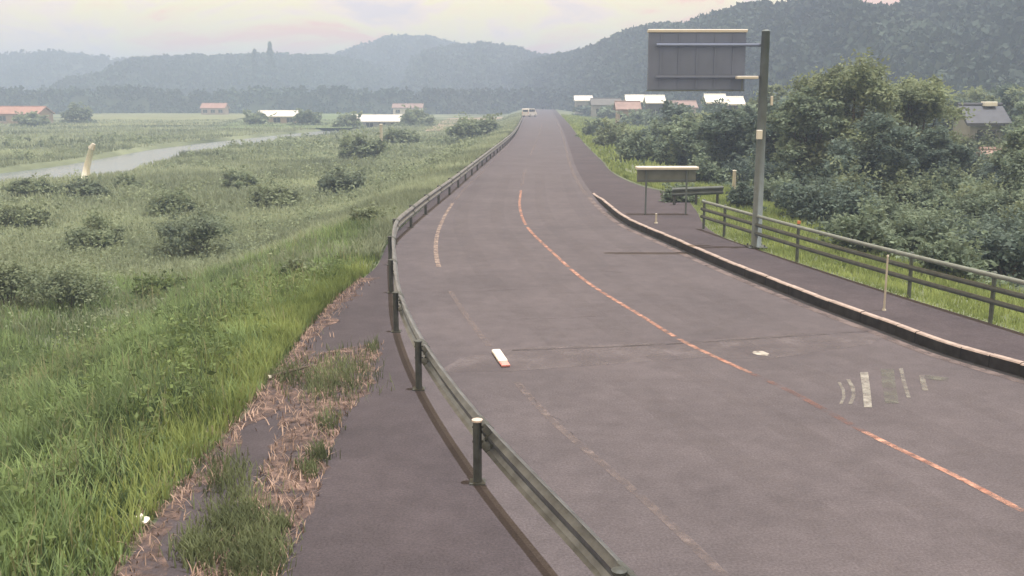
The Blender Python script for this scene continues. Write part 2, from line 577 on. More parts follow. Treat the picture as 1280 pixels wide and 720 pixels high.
# white edge lines
stripe('edge_line', XEDGE, 4.0, y_of(646, 478), 0.12, 0.006, M['white_line'])
stripe('edge_line', XEDGE, y_of(612, 433), y_of(563, 364), 0.12, 0.006, M['white_line'])
stripe('edge_line', XEDGE, y_of(548, 334), y_of(566, 254), 0.13, 0.006, mat('worn cream paint', (0.30, 0.24, 0.22), 0.8, 0.15, 5, alpha_noise=(4.0, 0.32, 0.66)))
stripe('edge_line', XEDGE, y_of(566, 250), 240.0, 0.16, 0.008, M['white_line'], 120)
stripe('edge_line', XKERB, KERB_END + 1, 300.0, 0.20, 0.008, M['white_line'], 120, -0.35)
trk = mat('polished wheel track', (0.125, 0.114, 0.124), 0.85, 0.1, 0.8, alpha_noise=(1.4, 0.34, 3.2))
for off in (-2.35, -0.95, 0.95, 2.45):
    stripe('wheel_track', XMID, 3.0, 60.0, 0.55, 0.0035, trk, 100, off)
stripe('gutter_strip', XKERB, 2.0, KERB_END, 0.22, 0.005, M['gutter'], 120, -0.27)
stripe('gutter_shade', XKERB, 2.0, KERB_END - 6, 0.15, 0.006, mat('painted gutter shade', (0.022, 0.021, 0.023), 0.8, 0.3, 4, alpha_noise=(3.0, 0.15, 0.45)), 160, -0.08)  # dark strip paints the kerb's shadow onto the road edge


def quad(name, px, z, m, parent=road):
    return mesh_np(name, [PX(x, y, z) for x, y in px], [tuple(range(len(px)))], m, parent)


quad('trench_patch', [(545, 466), (640, 464), (880, 447), (960, 449), (1090, 430), (1112, 417), (1000, 416), (860, 427), (650, 434), (575, 448)], 0.003, M['patch'])
quad('trench_crack', [(640, 437), (760, 433), (860, 428), (1000, 419), (1085, 413), (1085, 415), (1000, 420.3), (860, 429.5), (760, 434.6), (640, 438.4)], 0.0065, M['crack'])
quad('white_patch', [(942, 439), (953, 438.6), (962, 442), (959, 444.6), (947, 443.6), (940, 441)], 0.0075, M['white_mid'])


def strokes(name, pts, wpx, m, z=0.0075):
    L = [(x - wpx / 2, y) for x, y in pts]
    Rr = [(x + wpx / 2, y) for x, y in reversed(pts)]
    return quad(name, L + Rr, z, m)


strokes('faded_road_letter_stroke', [(1049, 478), (1054, 487), (1055, 496), (1051, 505)], 4, M['white_worn'])
strokes('faded_road_letter_stroke', [(1060, 474), (1066, 484), (1067, 495), (1063, 505)], 5, M['white_worn'])
strokes('faded_road_letter_stroke', [(1080, 465), (1083, 487), (1085, 509)], 10, mat('clear white paint', (0.30, 0.295, 0.285), 0.7, 0.1, 5, alpha_noise=(4, 0.25, 0.6)))
strokes('faded_road_letter_stroke', [(1109, 461), (1111, 480), (1115, 504)], 17, M['white_faint'])
strokes('faded_road_letter_stroke', [(1126, 460), (1130, 478), (1136, 497)], 5, M['white_worn'])
strokes('faded_road_letter_stroke', [(1152, 469), (1154, 478), (1157, 488)], 7, M['white_worn'])
quad('faded_road_letter_stroke', [(1156, 473), (1185, 477), (1186, 472), (1156, 468)], 0.0075, M['white_faint'])
# thin cracks along and across the carriageway
def crack(p0, p1, wd, name='road_crack', seed=0):
    rr = random.Random(seed)
    a, b = PX(*p0), PX(*p1)
    n = 14
    d = b - a
    nn = np.array([d[1], -d[0], 0]) / np.linalg.norm(d)
    L, Q = [], []
    for i in range(n + 1):
        p = a + d * i / n + nn * rr.uniform(-0.06, 0.06)
        ww = wd * (0.4 + 0.6 * math.sin(math.pi * i / n)) / 2
        L.append(p + nn * ww)
        Q.append(p - nn * ww)
    v = L + Q
    for q in v:
        q[2] = 0.0055
    mesh_np(name, v, [(i, i + 1, n + 2 + i, n + 1 + i) for i in range(n)], M['crack'], road)


for s, (p0, p1) in enumerate((((560, 366), (700, 360)), ((650, 485), (735, 560)), ((690, 330), (860, 352)), ((760, 395), (640, 400)))):
    crack(p0, p1, 0.022, seed=s)

# white marker block on the left edge line
def local_road_block():
    p = PX(620, 441)
    q = PX(632, 459)
    d = q - p
    rz = math.atan2(d[1], d[0])
    L = float(np.linalg.norm(d))
    r = tag(empty('road_marker', ((p[0] + q[0]) / 2, (p[1] + q[1]) / 2, 0.004), rz),
            'small white raised road marker with pink reflector end on the worn edge line', 'road marker')
    MB().box((-L * 0.12, 0, 0.035), (L * 0.75, 0.16, 0.07), 0, 0.02).build('block', M['white_bold'], r)
    MB().box((L * 0.40, 0, 0.03), (L * 0.25, 0.15, 0.06), 0, 0.02).build('reflector', M['red_refl'], r)


local_road_block()

# ------------------------------------------------------------------ kerb of single stones
kerb_ys = np.linspace(1.0, KERB_END + 2, 900)
kx = XKERB(kerb_ys)
seg = np.hypot(np.diff(kx), np.diff(kerb_ys))
arc = np.concatenate([[0], np.cumsum(seg)])
NST = int(arc[-1] / 0.6)
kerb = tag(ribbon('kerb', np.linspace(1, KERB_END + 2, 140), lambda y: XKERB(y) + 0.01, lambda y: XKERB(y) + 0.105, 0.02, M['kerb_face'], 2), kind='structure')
prof = [(-0.005, 0.0), (-0.005, KH - 0.02), (0.012, KH + 0.004), (0.10, KH + 0.012), (0.108, KH - 0.01), (0.108, 0.0)]
for k in range(NST):
    s0, s1 = k * 0.6 + 0.006, (k + 1) * 0.6 - 0.006
    ps = []
    dz = rng.uniform(-0.006, 0.006)
    dx = rng.uniform(-0.006, 0.006)
    for s in (s0, s1):
        y = float(np.interp(s, arc, kerb_ys))
        low = 1 - float(sstep(KERB_END - 4, KERB_END + 2, y))
        ps.append((float(XKERB(y)) + dx, y, (low - 1) * (KH - 0.02) + dz + 0.0))
    v, f = sweep(prof, ps)
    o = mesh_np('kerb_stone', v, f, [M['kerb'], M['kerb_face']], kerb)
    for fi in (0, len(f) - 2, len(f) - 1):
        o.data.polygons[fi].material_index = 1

# ------------------------------------------------------------------ guardrail on the left
dn = np.linspace(-6, 215, 4000)
rx = XRAIL(dn)
rarc = np.concatenate([[0], np.cumsum(np.hypot(np.diff(rx), np.diff(dn)))])
y_p1 = y_of(597, 603)
a_p1 = float(np.interp(y_p1, dn, rarc))
guard = tag(empty('guardrail', (float(XRAIL(y_p1)), y_p1, 0)), 'long dull steel guardrail curving along the left side of the road', 'guardrail')
G0 = np.array(guard.location)
wp = [(0.0, -0.175), (0.045, -0.155), (0.085, -0.115), (0.085, -0.07), (0.03, -0.02), (0.03, 0.02), (0.085, 0.07), (0.085, 0.115), (0.045, 0.155), (0.0, 0.175)]
wprof = [(x + 0.062, z) for x, z in wp] + [(x + 0.055, z * 0.985) for x, z in reversed(wp)]
k0 = -3
SP_ = 4.02
for k in range(k0, 48):
    s0, s1 = a_p1 + k * SP_, a_p1 + (k + 1) * SP_
    if s1 > rarc[-1] - 1:
        break
    n = 9 if k < 14 else 4
    path = []
    for s in np.linspace(s0 + 0.002, s1 - 0.002, n):
        y = float(np.interp(s, rarc, dn))
        path.append((float(XRAIL(y)) - G0[0], y - G0[1], 0.60))
    v, f = sweep(wprof, path)
    bm_ = mesh_np('beam', v, f, M['steel'], guard)
    if k < 14:   # lapped joint with bolts at the start of each beam
        pth = []
        for s in (s0 - 0.17, s0, s0 + 0.17):
            y = float(np.interp(s, rarc, dn))
            pth.append((float(XRAIL(y)) - G0[0], y - G0[1], 0.60))
        v, f = sweep([(x + 0.066, z * 1.01) for x, z in wp] + [(x + 0.050, z * 0.975) for x, z in reversed(wp)], pth)
        mesh_np('splice', v, f, M['steel_post'], bm_)
        if k < 6:
            for ss in (-0.11, 0.11):
                for dz in (-0.11, 0.0, 0.11):
                    y = float(np.interp(s0 + ss, rarc, dn))
                    x = float(XRAIL(y)) - G0[0]
                    ux = 0.085 if abs(dz) > 0.05 else 0.03
                    MB().tube([(x + ux + 0.034, y - G0[1], 0.6 + dz), (x + ux + 0.080, y - G0[1], 0.6 + dz)], 0.014, 6).build('splice_bolt', M['steel_post'], bm_)
    y = float(np.interp(s0, rarc, dn))
    x = float(XRAIL(y))
    b = MB().tube([(x - G0[0], y - G0[1], 0.0), (x - G0[0], y - G0[1], 0.76)], 0.052, 12 if k < 12 else 7).build('post', M['steel_post'], guard)
    MB().tube([(x - G0[0], y - G0[1], 0.76), (x - G0[0], y - G0[1], 0.782), (x - G0[0], y - G0[1], 0.795)], [0.066, 0.066, 0.03], 12 if k < 12 else 7).build('post_cap', M['cap'] if k == 0 else M['steel_post'], b)
    if k < 8:
        MB().box((x - G0[0], y - G0[1], 0.008), (0.19, 0.19, 0.016)).build('base_plate', M['steel_post'], b)
        for dz in (-0.09, 0.09):
            MB().tube([(x - G0[0] - 0.06, y - G0[1], 0.6 + dz), (x - G0[0] + 0.075, y - G0[1] - 0.0, 0.6 + dz)], 0.012, 6).build('bolt', M['steel_post'], b)

# ------------------------------------------------------------------ pipe fence on the right
fp = gpts([(1238, 402), (1136, 371), (996, 326), (905, 295)], KH)
f0, f1 = np.array(fp[0]), np.array(fp[1])
ext = [tuple(f0 - (f1 - f0) * k) for k in (1.0, 2.0, 3.0)]
fpost = list(reversed(ext)) + fp
lastp = np.array(fp[-1])
dirn = (np.array(fp[-1]) - np.array(fp[-2]))
fpost.append(tuple(lastp + dirn * 0.35))
fence = tag(empty('pipe_fence', (fp[0][0], fp[0][1], KH)), 'low three-pipe grey barrier fence along the grassy right pavement edge', 'fence')
FO = np.array([fp[0][0], fp[0][1], 0])
XF = hermite(fpost)
fys = np.linspace(fpost[0][1], fpost[-1][1], 60)
for nm, z, r_, lat in (('top_rail', 0.92, 0.048, 0.06), ('middle_rail', 0.67, 0.055, 0.08), ('lower_rail', 0.42, 0.055, 0.08)):
    pth = [(float(XF(y)) - FO[0] - lat, y - FO[1], z) for y in fys]
    MB().tube(pth, r_, 8).build(nm, M['pipe'] if nm == 'top_rail' else M['pipe_dark'], fence, True)
for i, (x, y) in enumerate(fpost):
    p = MB().tube([(x - FO[0], y - FO[1], -0.1), (x - FO[0], y - FO[1], 0.97)], 0.045, 8).build('post', M['fence_post'], fence)
    MB().tube([(x - FO[0], y - FO[1], 0.97), (x - FO[0], y - FO[1], 0.995)], [0.05, 0.03], 8).build('post_cap', M['fence_post'], p)
    for z in (0.42, 0.67, 0.92):
        MB().box((x - FO[0] - 0.045, y - FO[1], z), (0.10, 0.09, 0.05)).build('bracket', M['fence_post'], p)
    if i == 5:
        MB().tube([(x - FO[0], y - FO[1], 0.995), (x - FO[0], y - FO[1], 1.07)], 0.045, 8).build('reflector', M['reflector'], p)


def slim_post(px, py, h, r, m, label, capm=None, z=0.0, cat='post', name='marker_post'):
    p = PX(px, py, z)
    e = tag(empty(name, p), label, cat)
    MB().tube([(0, 0, 0), (0, 0, h * 0.97)], [r, r * 0.9], 8).build('shaft', m, e)
    MB().tube([(0, 0, h * 0.97), (0, 0, h)], [r * 1.2, r * 0.7], 8).build('cap', capm or m, e)
    MB().tube([(0, 0, 0), (0, 0, 0.03)], [r * 2.0, r * 1.7], 8).build('foot', capm or m, e)
    return e


slim_post(1105, 388, 1.15, 0.022, M['concrete'], 'thin pale post on the right pavement before the pipe fence', z=KH)
slim_post(820, 279, 0.34, 0.035, M['concrete'], 'short pale stub post on the right pavement behind the kerb', z=KH)
slim_post(477, 190, 3.5, 0.20, M['concrete'], 'pale upright concrete post standing alone in the left field', z=-2.2)
slim_post(917, 243, 1.25, 0.10, M['concrete'], 'stout pale post among dark trunks behind the fence end', z=-0.4)
slim_post(1190, 199, 3.5, 0.10, M['concrete'], 'slim pale pole in front of the blue roofed hut', z=-0.7)

# leaning pale stake on the river bank
pb = PX(106, 226, -2.2)
stk = tag(empty('leaning_stake', pb), 'whitish stake leaning over the bank of the pale river', 'stake')
MB().tube([(0, 0, -0.2), (0.25, 0, 1.1), (0.75, 0, 2.6)], [0.42, 0.28, 0.22], 8).build('shaft', M['litter'], stk, True)
MB().tube([(0.75, 0, 2.6), (0.98, 0, 3.0)], [0.30, 0.16], 8).build('tip', M['concrete'], stk)

# ------------------------------------------------------------------ big sign board seen from behind
def big_sign():
    p = PX(945, 309, KH)
    r = tag(empty('sign_board', p), 'tall blue-grey road sign board seen from behind on a grey pole', 'road sign')
    Y = p[1]
    top = AT(945, 39, Y)[2] - KH
    MB().tube([(0, 0, 0.0), (0, 0, top * 0.5), (0, 0, top)], [0.15, 0.13, 0.115], 16).build('pole', M['pole'], r, True)
    MB().tube([(0, 0, top), (0, 0, top + 0.05)], [0.125, 0.05], 16).build('pole_cap', M['pole'], r)
    MB().box((0, 0, 0.02), (0.55, 0.55, 0.04), 0, 0.01).build('base_plate', M['steel_post'], r)
    for sx in (-1, 1):
        for sy in (-1, 1):
            MB().tube([(sx * 0.2, sy * 0.2, 0.04), (sx * 0.2, sy * 0.2, 0.09)], 0.025, 6).build('anchor_bolt', M['steel_post'], r)
    x0 = AT(812, 75, Y)[0] - p[0]
    x1 = AT(934, 75, Y)[0] - p[0]
    z1 = AT(870, 40, Y)[2] - KH
    z0 = AT(870, 112, Y)[2] - KH
    yb = 0.32
    cx, cz = (x0 + x1) / 2, (z0 + z1) / 2
    pn = MB().box((cx, yb, cz), (x1 - x0, 0.16, z1 - z0), 0, 0.01).build('panel', M['sign_back'], r)
    MB().box((cx, yb, z1 + 0.045), (x1 - x0 + 0.06, 0.26, 0.09), 0, 0.015).build('sunlit_top_casing', M['sign_edge'], pn)  # pale colour paints the sunlight on the panel's top edge
    for xx in np.linspace(x0 + 0.35, x1 - 0.35, 5):
        MB().box((float(xx), yb - 0.09, cz), (0.05, 0.02, z1 - z0 - 0.1)).build('stiffener', M['sign_back'], pn)
    MB().box((cx, yb, z0 - 0.025), (x1 - x0 + 0.02, 0.19, 0.04)).build('bottom_casing', M['pole'], pn)
    for zz in (z0 + 0.35, z1 - 0.35):
        MB().tube([(0.0, 0.12, zz), (x0 + 0.2, 0.12, zz)], 0.045, 8).build('arm', M['sign_back'], r)
    # small bracket lamp under the panel and control boxes
    zb = AT(920, 97, Y)[2] - KH
    br = MB().box((-0.50, -0.10, zb), (0.60, 0.22, 0.08), 0, 0.012).build('bracket_box', M['sign_edge'], r)
    MB().tube([(-0.62, -0.06, zb - 0.04), (-0.62, -0.06, zb - 0.35)], 0.02, 6).build('bracket_stem', M['pole'], br)
    zc = AT(941, 168, Y)[2] - KH
    MB().box((-0.10, -0.19, zc), (0.15, 0.12, 0.26), 0, 0.012).build('control_box', M['box_white'], r)
    zc = AT(957, 126, Y)[2] - KH
    MB().box((0.24, -0.05, zc), (0.06, 0.08, 0.26), 0, 0.01).build('side_box', M['sign_edge'], r)


big_sign()


def low_sign():
    pc = PX(833, 268, KH)
    r = tag(empty('low_sign_board', pc), 'low wide grey sign board with bright top edge beside the right pavement', 'road sign')
    Y = pc[1]
    x0, x1 = AT(795, 216, Y)[0] - pc[0], AT(872, 216, Y)[0] - pc[0]
    z1 = AT(833, 212, Y)[2] - KH
    z0 = AT(833, 228, Y)[2] - KH
    cx = (x0 + x1) / 2
    pn = MB().box((cx, 0.08, (z0 + z1) / 2), (x1 - x0 - 0.1, 0.08, z1 - z0), 0, 0.01).build('panel', mat('grey green sign back', (0.17, 0.19, 0.18), 0.7, 0.12, 3), r)
    MB().box((cx, 0.02, z1 + 0.06), (x1 - x0, 0.55, 0.11), 0.0, 0.02).build('sunlit_top_casing', M['sign_edge'], pn)  # sunlit top of the board put into a pale casing
    for zz in (z0 + 0.08,):
        MB().box((cx, 0.02, zz), (x1 - x0 - 0.16, 0.03, 0.05)).build('stiffener', M['pole'], pn)
    for xx in (x0 + 0.38, x1 - 0.40):
        MB().tube([(xx, -0.03, 0), (xx, -0.03, z1)], 0.035, 10).build('post', M['pole'], r)


low_sign()


def side_rail():
    a, b = PX(832, 262, 0.1), PX(902, 266, 0.0)
    Y = 40.5
    a = np.array([AT(838, 240, Y)[0], Y, 0.0])
    b = np.array([AT(902, 240, Y + 1)[0], Y + 1, -0.1])
    r = tag(empty('short_guardrail', a), 'short pale guardrail piece at the side turning behind the low sign', 'guardrail')
    d = b - a
    z = AT(870, 240, Y)[2]
    v, f = sweep([(u_, q) for u_, q in wprof], [(0, 0, z), tuple(d / 2 * (1, 1, 0) + (0, 0, z)), (d[0], d[1], z)])
    mesh_np('beam', v, f, M['pipe_dark'], r)
    for t in (0.08, 0.5, 0.92):
        MB().tube([(d[0] * t, d[1] * t, -0.3), (d[0] * t, d[1] * t, z + 0.16)], 0.055, 10).build('post', M['steel_post'], r)


side_rail()

# ------------------------------------------------------------------ vegetation builders
def leaf_quads(c, size, up=0.0, r=rng, aspect=0.55):
    """one leaf quad per centre, random orientation"""
    n = len(c)
    size = np.broadcast_to(size, n)
    a = r.normal(size=(n, 3))
    a[:, 2] *= (1 - up)
    a /= np.linalg.norm(a, axis=1)[:, None]
    b = r.normal(size=(n, 3))
    b[:, 2] *= (1 - up)
    b -= a * np.sum(a * b, 1)[:, None]
    b /= np.linalg.norm(b, axis=1)[:, None]
    L = (a * size[:, None])
    W = (b * size[:, None] * aspect)
    v = np.stack([c - L, c + W, c + L, c - W], 1).reshape(-1, 3)
    f = np.arange(4 * n).reshape(n, 4)
    return v, f


def crown_points(lobes, nclump, nleaf, rc, r):
    """leaf centres in clumps spread over the lobes (x, y, z, rx, ry, rz)"""
    pts = []
    wts = np.array([l[3] * l[5] for l in lobes])
    wts = wts / wts.sum()
    for l, wt in zip(lobes, wts):
        n = max(3, int(nclump * wt))
        d = r.normal(size=(n, 3))
        d /= np.linalg.norm(d, axis=1)[:, None]
        d[:, 2] = np.where(d[:, 2] < -0.35, -d[:, 2] * 0.5, d[:, 2])
        rad = r.uniform(0.45, 1.02, n) ** 0.6
        cc = np.array(l[:3]) + d * rad[:, None] * np.array(l[3:6])
        for c in cc:
            rr = rc * r.uniform(0.6, 1.35)
            q = r.normal(size=(nleaf, 3)) * 0.5
            q[:, 2] *= 0.7
            pts.append(c + q * rr)
    return np.concatenate(pts)


def make_tree(name, loc, h, spread, m, label, cat='tree', group=None, seed=1, leaf=0.12, nclump=150, nleaf=55, trunk_h=0.35, lean=0.0, nl=9):
    r = np.random.default_rng(seed)
    e = tag(empty(name, loc, 0), label, cat, group)
    th = h * trunk_h
    mb = MB()
    tr = 0.022 * h + 0.03
    mb.tube([(0, 0, -0.3), (lean * th * 0.5, 0.02 * h, th * 0.5), (lean * th, 0, th), (lean * th, 0, h * 0.8)], [tr * 1.3, tr, tr * 0.8, tr * 0.2], 9)
    lobes = []
    for i in range(nl):
        a = 2 * math.pi * i / nl + r.uniform(-0.4, 0.4)
        f = r.uniform(0.15, 0.75)
        zz = h * r.uniform(trunk_h + 0.05, 0.80)
        sh = math.sin(math.pi * min(0.95, max(0.2, (zz / h))))
        x, y = spread * f * math.cos(a) * (0.5 + 0.6 * sh), spread * f * math.sin(a) * (0.5 + 0.6 * sh)
        rr = spread * r.uniform(0.36, 0.58)
        lobes.append((x, y, zz, rr, rr, rr * r.uniform(0.65, 0.95)))
        mb.tube([(lean * th, 0, th * r.uniform(0.6, 1.1)), (x * 0.5, y * 0.5, (th + zz) / 2), (x, y, zz)], [tr * 0.5, tr * 0.3, tr * 0.1], 6)
    lobes.append((lean * th, 0, h * 0.84, spread * 0.42, spread * 0.42, h * 0.16))
    mb.build('trunk', M['bark'], e)
    c = crown_points(lobes, nclump, nleaf, spread * 0.17, r)
    v, f = leaf_quads(c, r.uniform(0.5, 1.4, len(c)) * leaf, 0.45, r)
    mesh_np('crown', v, f, m, e)
    return e


def make_bush(name, loc, w_, h, m, label, cat='bush', group=None, seed=1, leaf=0.08, nclump=60, nleaf=45, depth=None):
    r = np.random.default_rng(seed)
    e = tag(empty(name, loc, 0), label, cat, group)
    depth = depth or w_ * 0.8
    lobes = []
    mb = MB()
    k = 6
    for i in range(k):
        a = 2 * math.pi * i / k + r.uniform(-0.5, 0.5)
        f = r.uniform(0.15, 0.62)
        x, y = w_ / 2 * f * math.cos(a), depth / 2 * f * math.sin(a)
        zz = h * r.uniform(0.30, 0.66)
        lobes.append((x, y, zz, w_ * r.uniform(0.2, 0.3), depth * r.uniform(0.2, 0.3), h * r.uniform(0.24, 0.36)))
        mb.tube([(x * 0.2, y * 0.2, -0.15), (x * 0.6, y * 0.6, zz * 0.5), (x, y, zz)], [0.03, 0.02, 0.008], 5)
    mb.build('stems', M['bark'], e)
    c = crown_points(lobes, nclump, nleaf, min(w_, h * 1.6) * 0.15, r)
    # ragged shoots round the foot and out of the top
    k = len(c) // 5
    a = r.uniform(0, 2 * np.pi, k)
    q = np.sqrt(r.uniform(0.1, 1.5, k))
    low = np.stack([q * np.cos(a) * w_ / 2, q * np.sin(a) * depth / 2, h * 0.30 * r.uniform(0, 1, k) ** 1.5 / (0.4 + q)], 1)
    ns = 9
    sx, sy = r.normal(0, w_ * 0.20, ns), r.normal(0, depth * 0.20, ns)
    i = r.integers(0, ns, k // 2)
    t_ = r.uniform(0.5, 1.18, k // 2)
    top = np.stack([sx[i] * t_ + r.normal(0, 0.04 * w_, k // 2), sy[i] * t_ + r.normal(0, 0.04 * w_, k // 2), h * t_ * (0.8 + 0.35 * r.uniform(0, 1, ns)[i])], 1)
    c = np.concatenate([c, low, top])
    c = c[c[:, 2] > 0.02]
    v, f = leaf_quads(c, r.uniform(0.5, 1.4, len(c)) * leaf, 0.45, r)
    mesh_np('foliage', v, f, m, e)
    return e


def make_conifer(name, loc, h, rad, m, label, cat='tree', group=None, seed=1, leaf=0.3, n=2600):
    r = np.random.default_rng(seed)
    e = tag(empty(name, loc, 0), label, cat, group)
    MB().tube([(0, 0, -1), (0, 0, h * 0.5), (0, 0, h * 0.97)], [h * 0.022, h * 0.014, 0.02], 7).build('trunk', M['bark'], e)
    t = r.uniform(0.08, 1.0, n) ** 0.8
    tier = 0.75 + 0.25 * np.sin(t * 34)
    rr = rad * (1 - t) * tier * np.sqrt(r.uniform(0.1, 1, n)) + 0.1
    a = r.uniform(0, 2 * np.pi, n)
    c = np.stack([rr * np.cos(a), rr * np.sin(a), t * h - 0.15 * rr], 1)
    v, f = leaf_quads(c, r.uniform(0.6, 1.3, n) * leaf, 0.3, r)
    mesh_np('crown', v, f, m, e)
    return e


def blades(name, X, Y, hgt, wid, m, r=rng, bend=0.35, zoff=-0.02, zf=gz, parent=None):
    """grass: two-segment tapered blades in one mesh"""
    n = len(X)
    Z = zf(X, Y) + zoff
    a = r.uniform(0, 2 * np.pi, n)
    dx, dy = np.cos(a), np.sin(a)
    px_, py_ = -dy, dx
    hgt = np.broadcast_to(hgt, n) * r.uniform(0.5, 1.25, n)
    wid = np.broadcast_to(wid, n) * r.uniform(0.7, 1.3, n)
    bd = bend * hgt * r.uniform(0.2, 1.3, n)
    P = np.stack([X, Y, Z], 1)
    D = np.stack([dx, dy, np.zeros(n)], 1)
    Wv = np.stack([px_, py_, np.zeros(n)], 1) * wid[:, None] / 2
    U = np.array([0, 0, 1.0])
    v0, v1 = P - Wv, P + Wv
    mid = P + U * (hgt * 0.6)[:, None] + D * (bd * 0.35)[:, None]
    v2, v3 = mid + Wv * 0.8, mid - Wv * 0.8
    v4 = P + U * hgt[:, None] * 0.98 + D * bd[:, None]
    v = np.stack([v0, v1, v2, v3, v4], 1).reshape(-1, 3)
    b = np.arange(n)[:, None] * 5
    f = np.concatenate([b + np.array([[0, 1, 2]]), b + np.array([[0, 2, 3]]), b + np.array([[3, 2, 4]])])
    o = mesh_np(name, v, f, m, parent)
    return o


def clumped(n, x0, x1, y0, y1, nc, sg, r=rng):
    """points gathered round random clump centres"""
    cx, cy = r.uniform(x0, x1, nc), r.uniform(y0, y1, nc)
    i = r.integers(0, nc, n)
    return cx[i] + r.normal(0, sg, n), cy[i] + r.normal(0, sg, n)


# --- near weeds on the left bank
def near_weeds():
    for nm, mk, n, hs, wd, lb in (('weed_grass', 'grass_near', 75000, 1.0, 0.020, 'tall green weeds covering the left bank'),
                                  ('deep_weed_grass', 'grass_dark', 40000, 0.85, 0.022, 'deeper green grass between the weeds of the left bank'),
                                  ('seed_grass', 'grass_pale', 9000, 1.25, 0.012, 'pale seeding grass stalks on the left bank')):
        Y = rng.uniform(7.0, 36, n * 3)
        d = rng.uniform(0.0, 15.0, n * 3)
        keep = rng.uniform(0, 1, n * 3) < np.clip(1.25 - Y / 40, 0.3, 1)
        X = XLEFT(Y) - 0.02 - d
        ph = {'grass_near': 0.0, 'grass_dark': 2.6, 'grass_pale': 1.2}[mk]
        pat = 0.5 + 0.5 * np.sin(X * 1.1 + 2 * np.sin(Y * 0.7) + ph) * np.cos(Y * 0.9 + X * 0.4 + ph)
        pat2 = 0.5 + 0.5 * np.sin(X * 3.7 + 2 * np.sin(Y * 2.3 + ph)) * np.cos(Y * 2.9 - X * 1.1)
        keep &= rng.uniform(0, 1, n * 3) < 0.25 + 0.75 * pat * pat2 * 1.6
        X, Y, d, pat, pat2 = [q[keep][:n] for q in (X, Y, d, pat, pat2)]
        h = hs * (0.20 + 0.30 * pat + 0.22 * pat2) * (0.45 + 0.55 * sstep(0.0, 1.2, d))
        tag(blades(nm, X, Y, h, wd, M[mk], bend=0.6), lb, 'grass', kind='stuff')
    # broad leaved weeds
    nc = 620
    Yc = rng.uniform(8, 26, nc)
    dc = rng.uniform(0.5, 9, nc)
    Xc = XLEFT(Yc) - dc
    pts = []
    for x, y, z in zip(Xc, Yc, gz(Xc, Yc)):
        k = 18
        hh = rng.uniform(0.2, 0.65)
        q = np.stack([x + rng.normal(0, 0.13, k), y + rng.normal(0, 0.13, k), z + hh * rng.uniform(0.3, 1.05, k)], 1)
        pts.append(q)
    c = np.concatenate(pts)
    v, f = leaf_quads(c, rng.uniform(0.03, 0.085, len(c)), 0.5, rng, 0.45)
    tag(mesh_np('weed_leaves', v, f, M['leaf_weed']), 'broad leaves of tangled weeds on the left bank', 'weeds', kind='stuff')


near_weeds()


# --- bright fringe along the bank top
def bright_fringe():
    n = 16000
    Y = np.concatenate([rng.uniform(9, 26, n // 2), rng.normal(21, 2.4, n // 2)])
    Y = np.clip(Y, 8, 30)
    X = XLEFT(Y) - np.abs(rng.normal(0.5, 0.8, n)) - 0.05
    tag(blades('fringe_grass', X, Y, 0.34, 0.02, M['grass_bright'], bend=0.5), 'brighter green grass fringing the left footway', 'grass', kind='stuff')


bright_fringe()


# --- field beyond, tufts getting larger with distance
def field_grass():
    Xs, Ys, Hs, Ws = [], [], [], []
    for y0, y1, n, hh, ww in ((28, 60, 90000, 0.55, 0.05), (60, 130, 80000, 0.65, 0.10), (130, 300, 45000, 0.7, 0.22)):
        Y = rng.uniform(y0, y1, n)
        d = rng.uniform(0.0, 1, n) ** 1.5 * (30 + Y * 0.45) + 0.05
        X = XLEFT(Y) - d
        pat = lump(X * 0.6, Y * 0.6)
        k = (pat > -2) & ~((X > XRIVL(Y) - 1.0) & (X < XRIVR(Y) + 1.0))
        Xs.append(X[k]); Ys.append(Y[k])
        Hs.append((hh * (0.55 + 0.5 * np.clip(pat + 0.35, 0, 1)))[k]); Ws.append(np.full(k.sum(), ww))
    tag(blades('field_grass', np.concatenate(Xs), np.concatenate(Ys), np.concatenate(Hs), np.concatenate(Ws), M['grass_field'], bend=0.6), 'rough grass over the flat land along the river', 'grass', kind='stuff')


field_grass()


# --- low uneven scrub merging over the flats
def field_scrub():
    for nm, mk, nc, lb in (('low_scrub', 'leaf_flats', 900, 'low uneven green scrub merging over the river flats'),
                           ('pale_scrub', 'leaf_light', 700, 'pale yellowish scrub patches over the river flats')):
        Yc = 26 * (170 / 26.0) ** rng.uniform(0, 1, nc)
        Xc = XLEFT(Yc) - 3 - rng.uniform(0, 1, nc) ** 1.1 * (10 + Yc * 0.42)
        ok = ((Xc < XRIVL(Yc) - 3) | (Xc > XRIVR(Yc) + 2)) & (lump(Xc * 0.35, Yc * 0.25 + (3 if nm == 'low_scrub' else 0)) > -0.1)
        Xc, Yc = Xc[ok], Yc[ok]
        Zc = gz(Xc, Yc)
        P, S = [], []
        for x, y, z in zip(Xc, Yc, Zc):
            k = 46
            w_, h = rng.uniform(0.5, 2.2), rng.uniform(0.35, 1.25)
            q = rng.normal(0, 1, (k, 3)) * (w_ * 0.5, w_ * 0.4, 0)
            rr = np.exp(-((q[:, 0] / w_) ** 2 + (q[:, 1] / w_) ** 2) * 1.6)
            q[:, 2] = h * rr * rng.uniform(0.15, 1.15, k) + 0.05
            P.append(q + (x, y, z))
            S.append(np.full(k, max(0.05, 1.9 * y / F)) * rng.uniform(0.5, 1.5, k))
        v, f = leaf_quads(np.concatenate(P), np.concatenate(S), 0.35, rng)
        tag(mesh_np(nm, v, f, M[mk]), lb, 'scrub', kind='stuff')


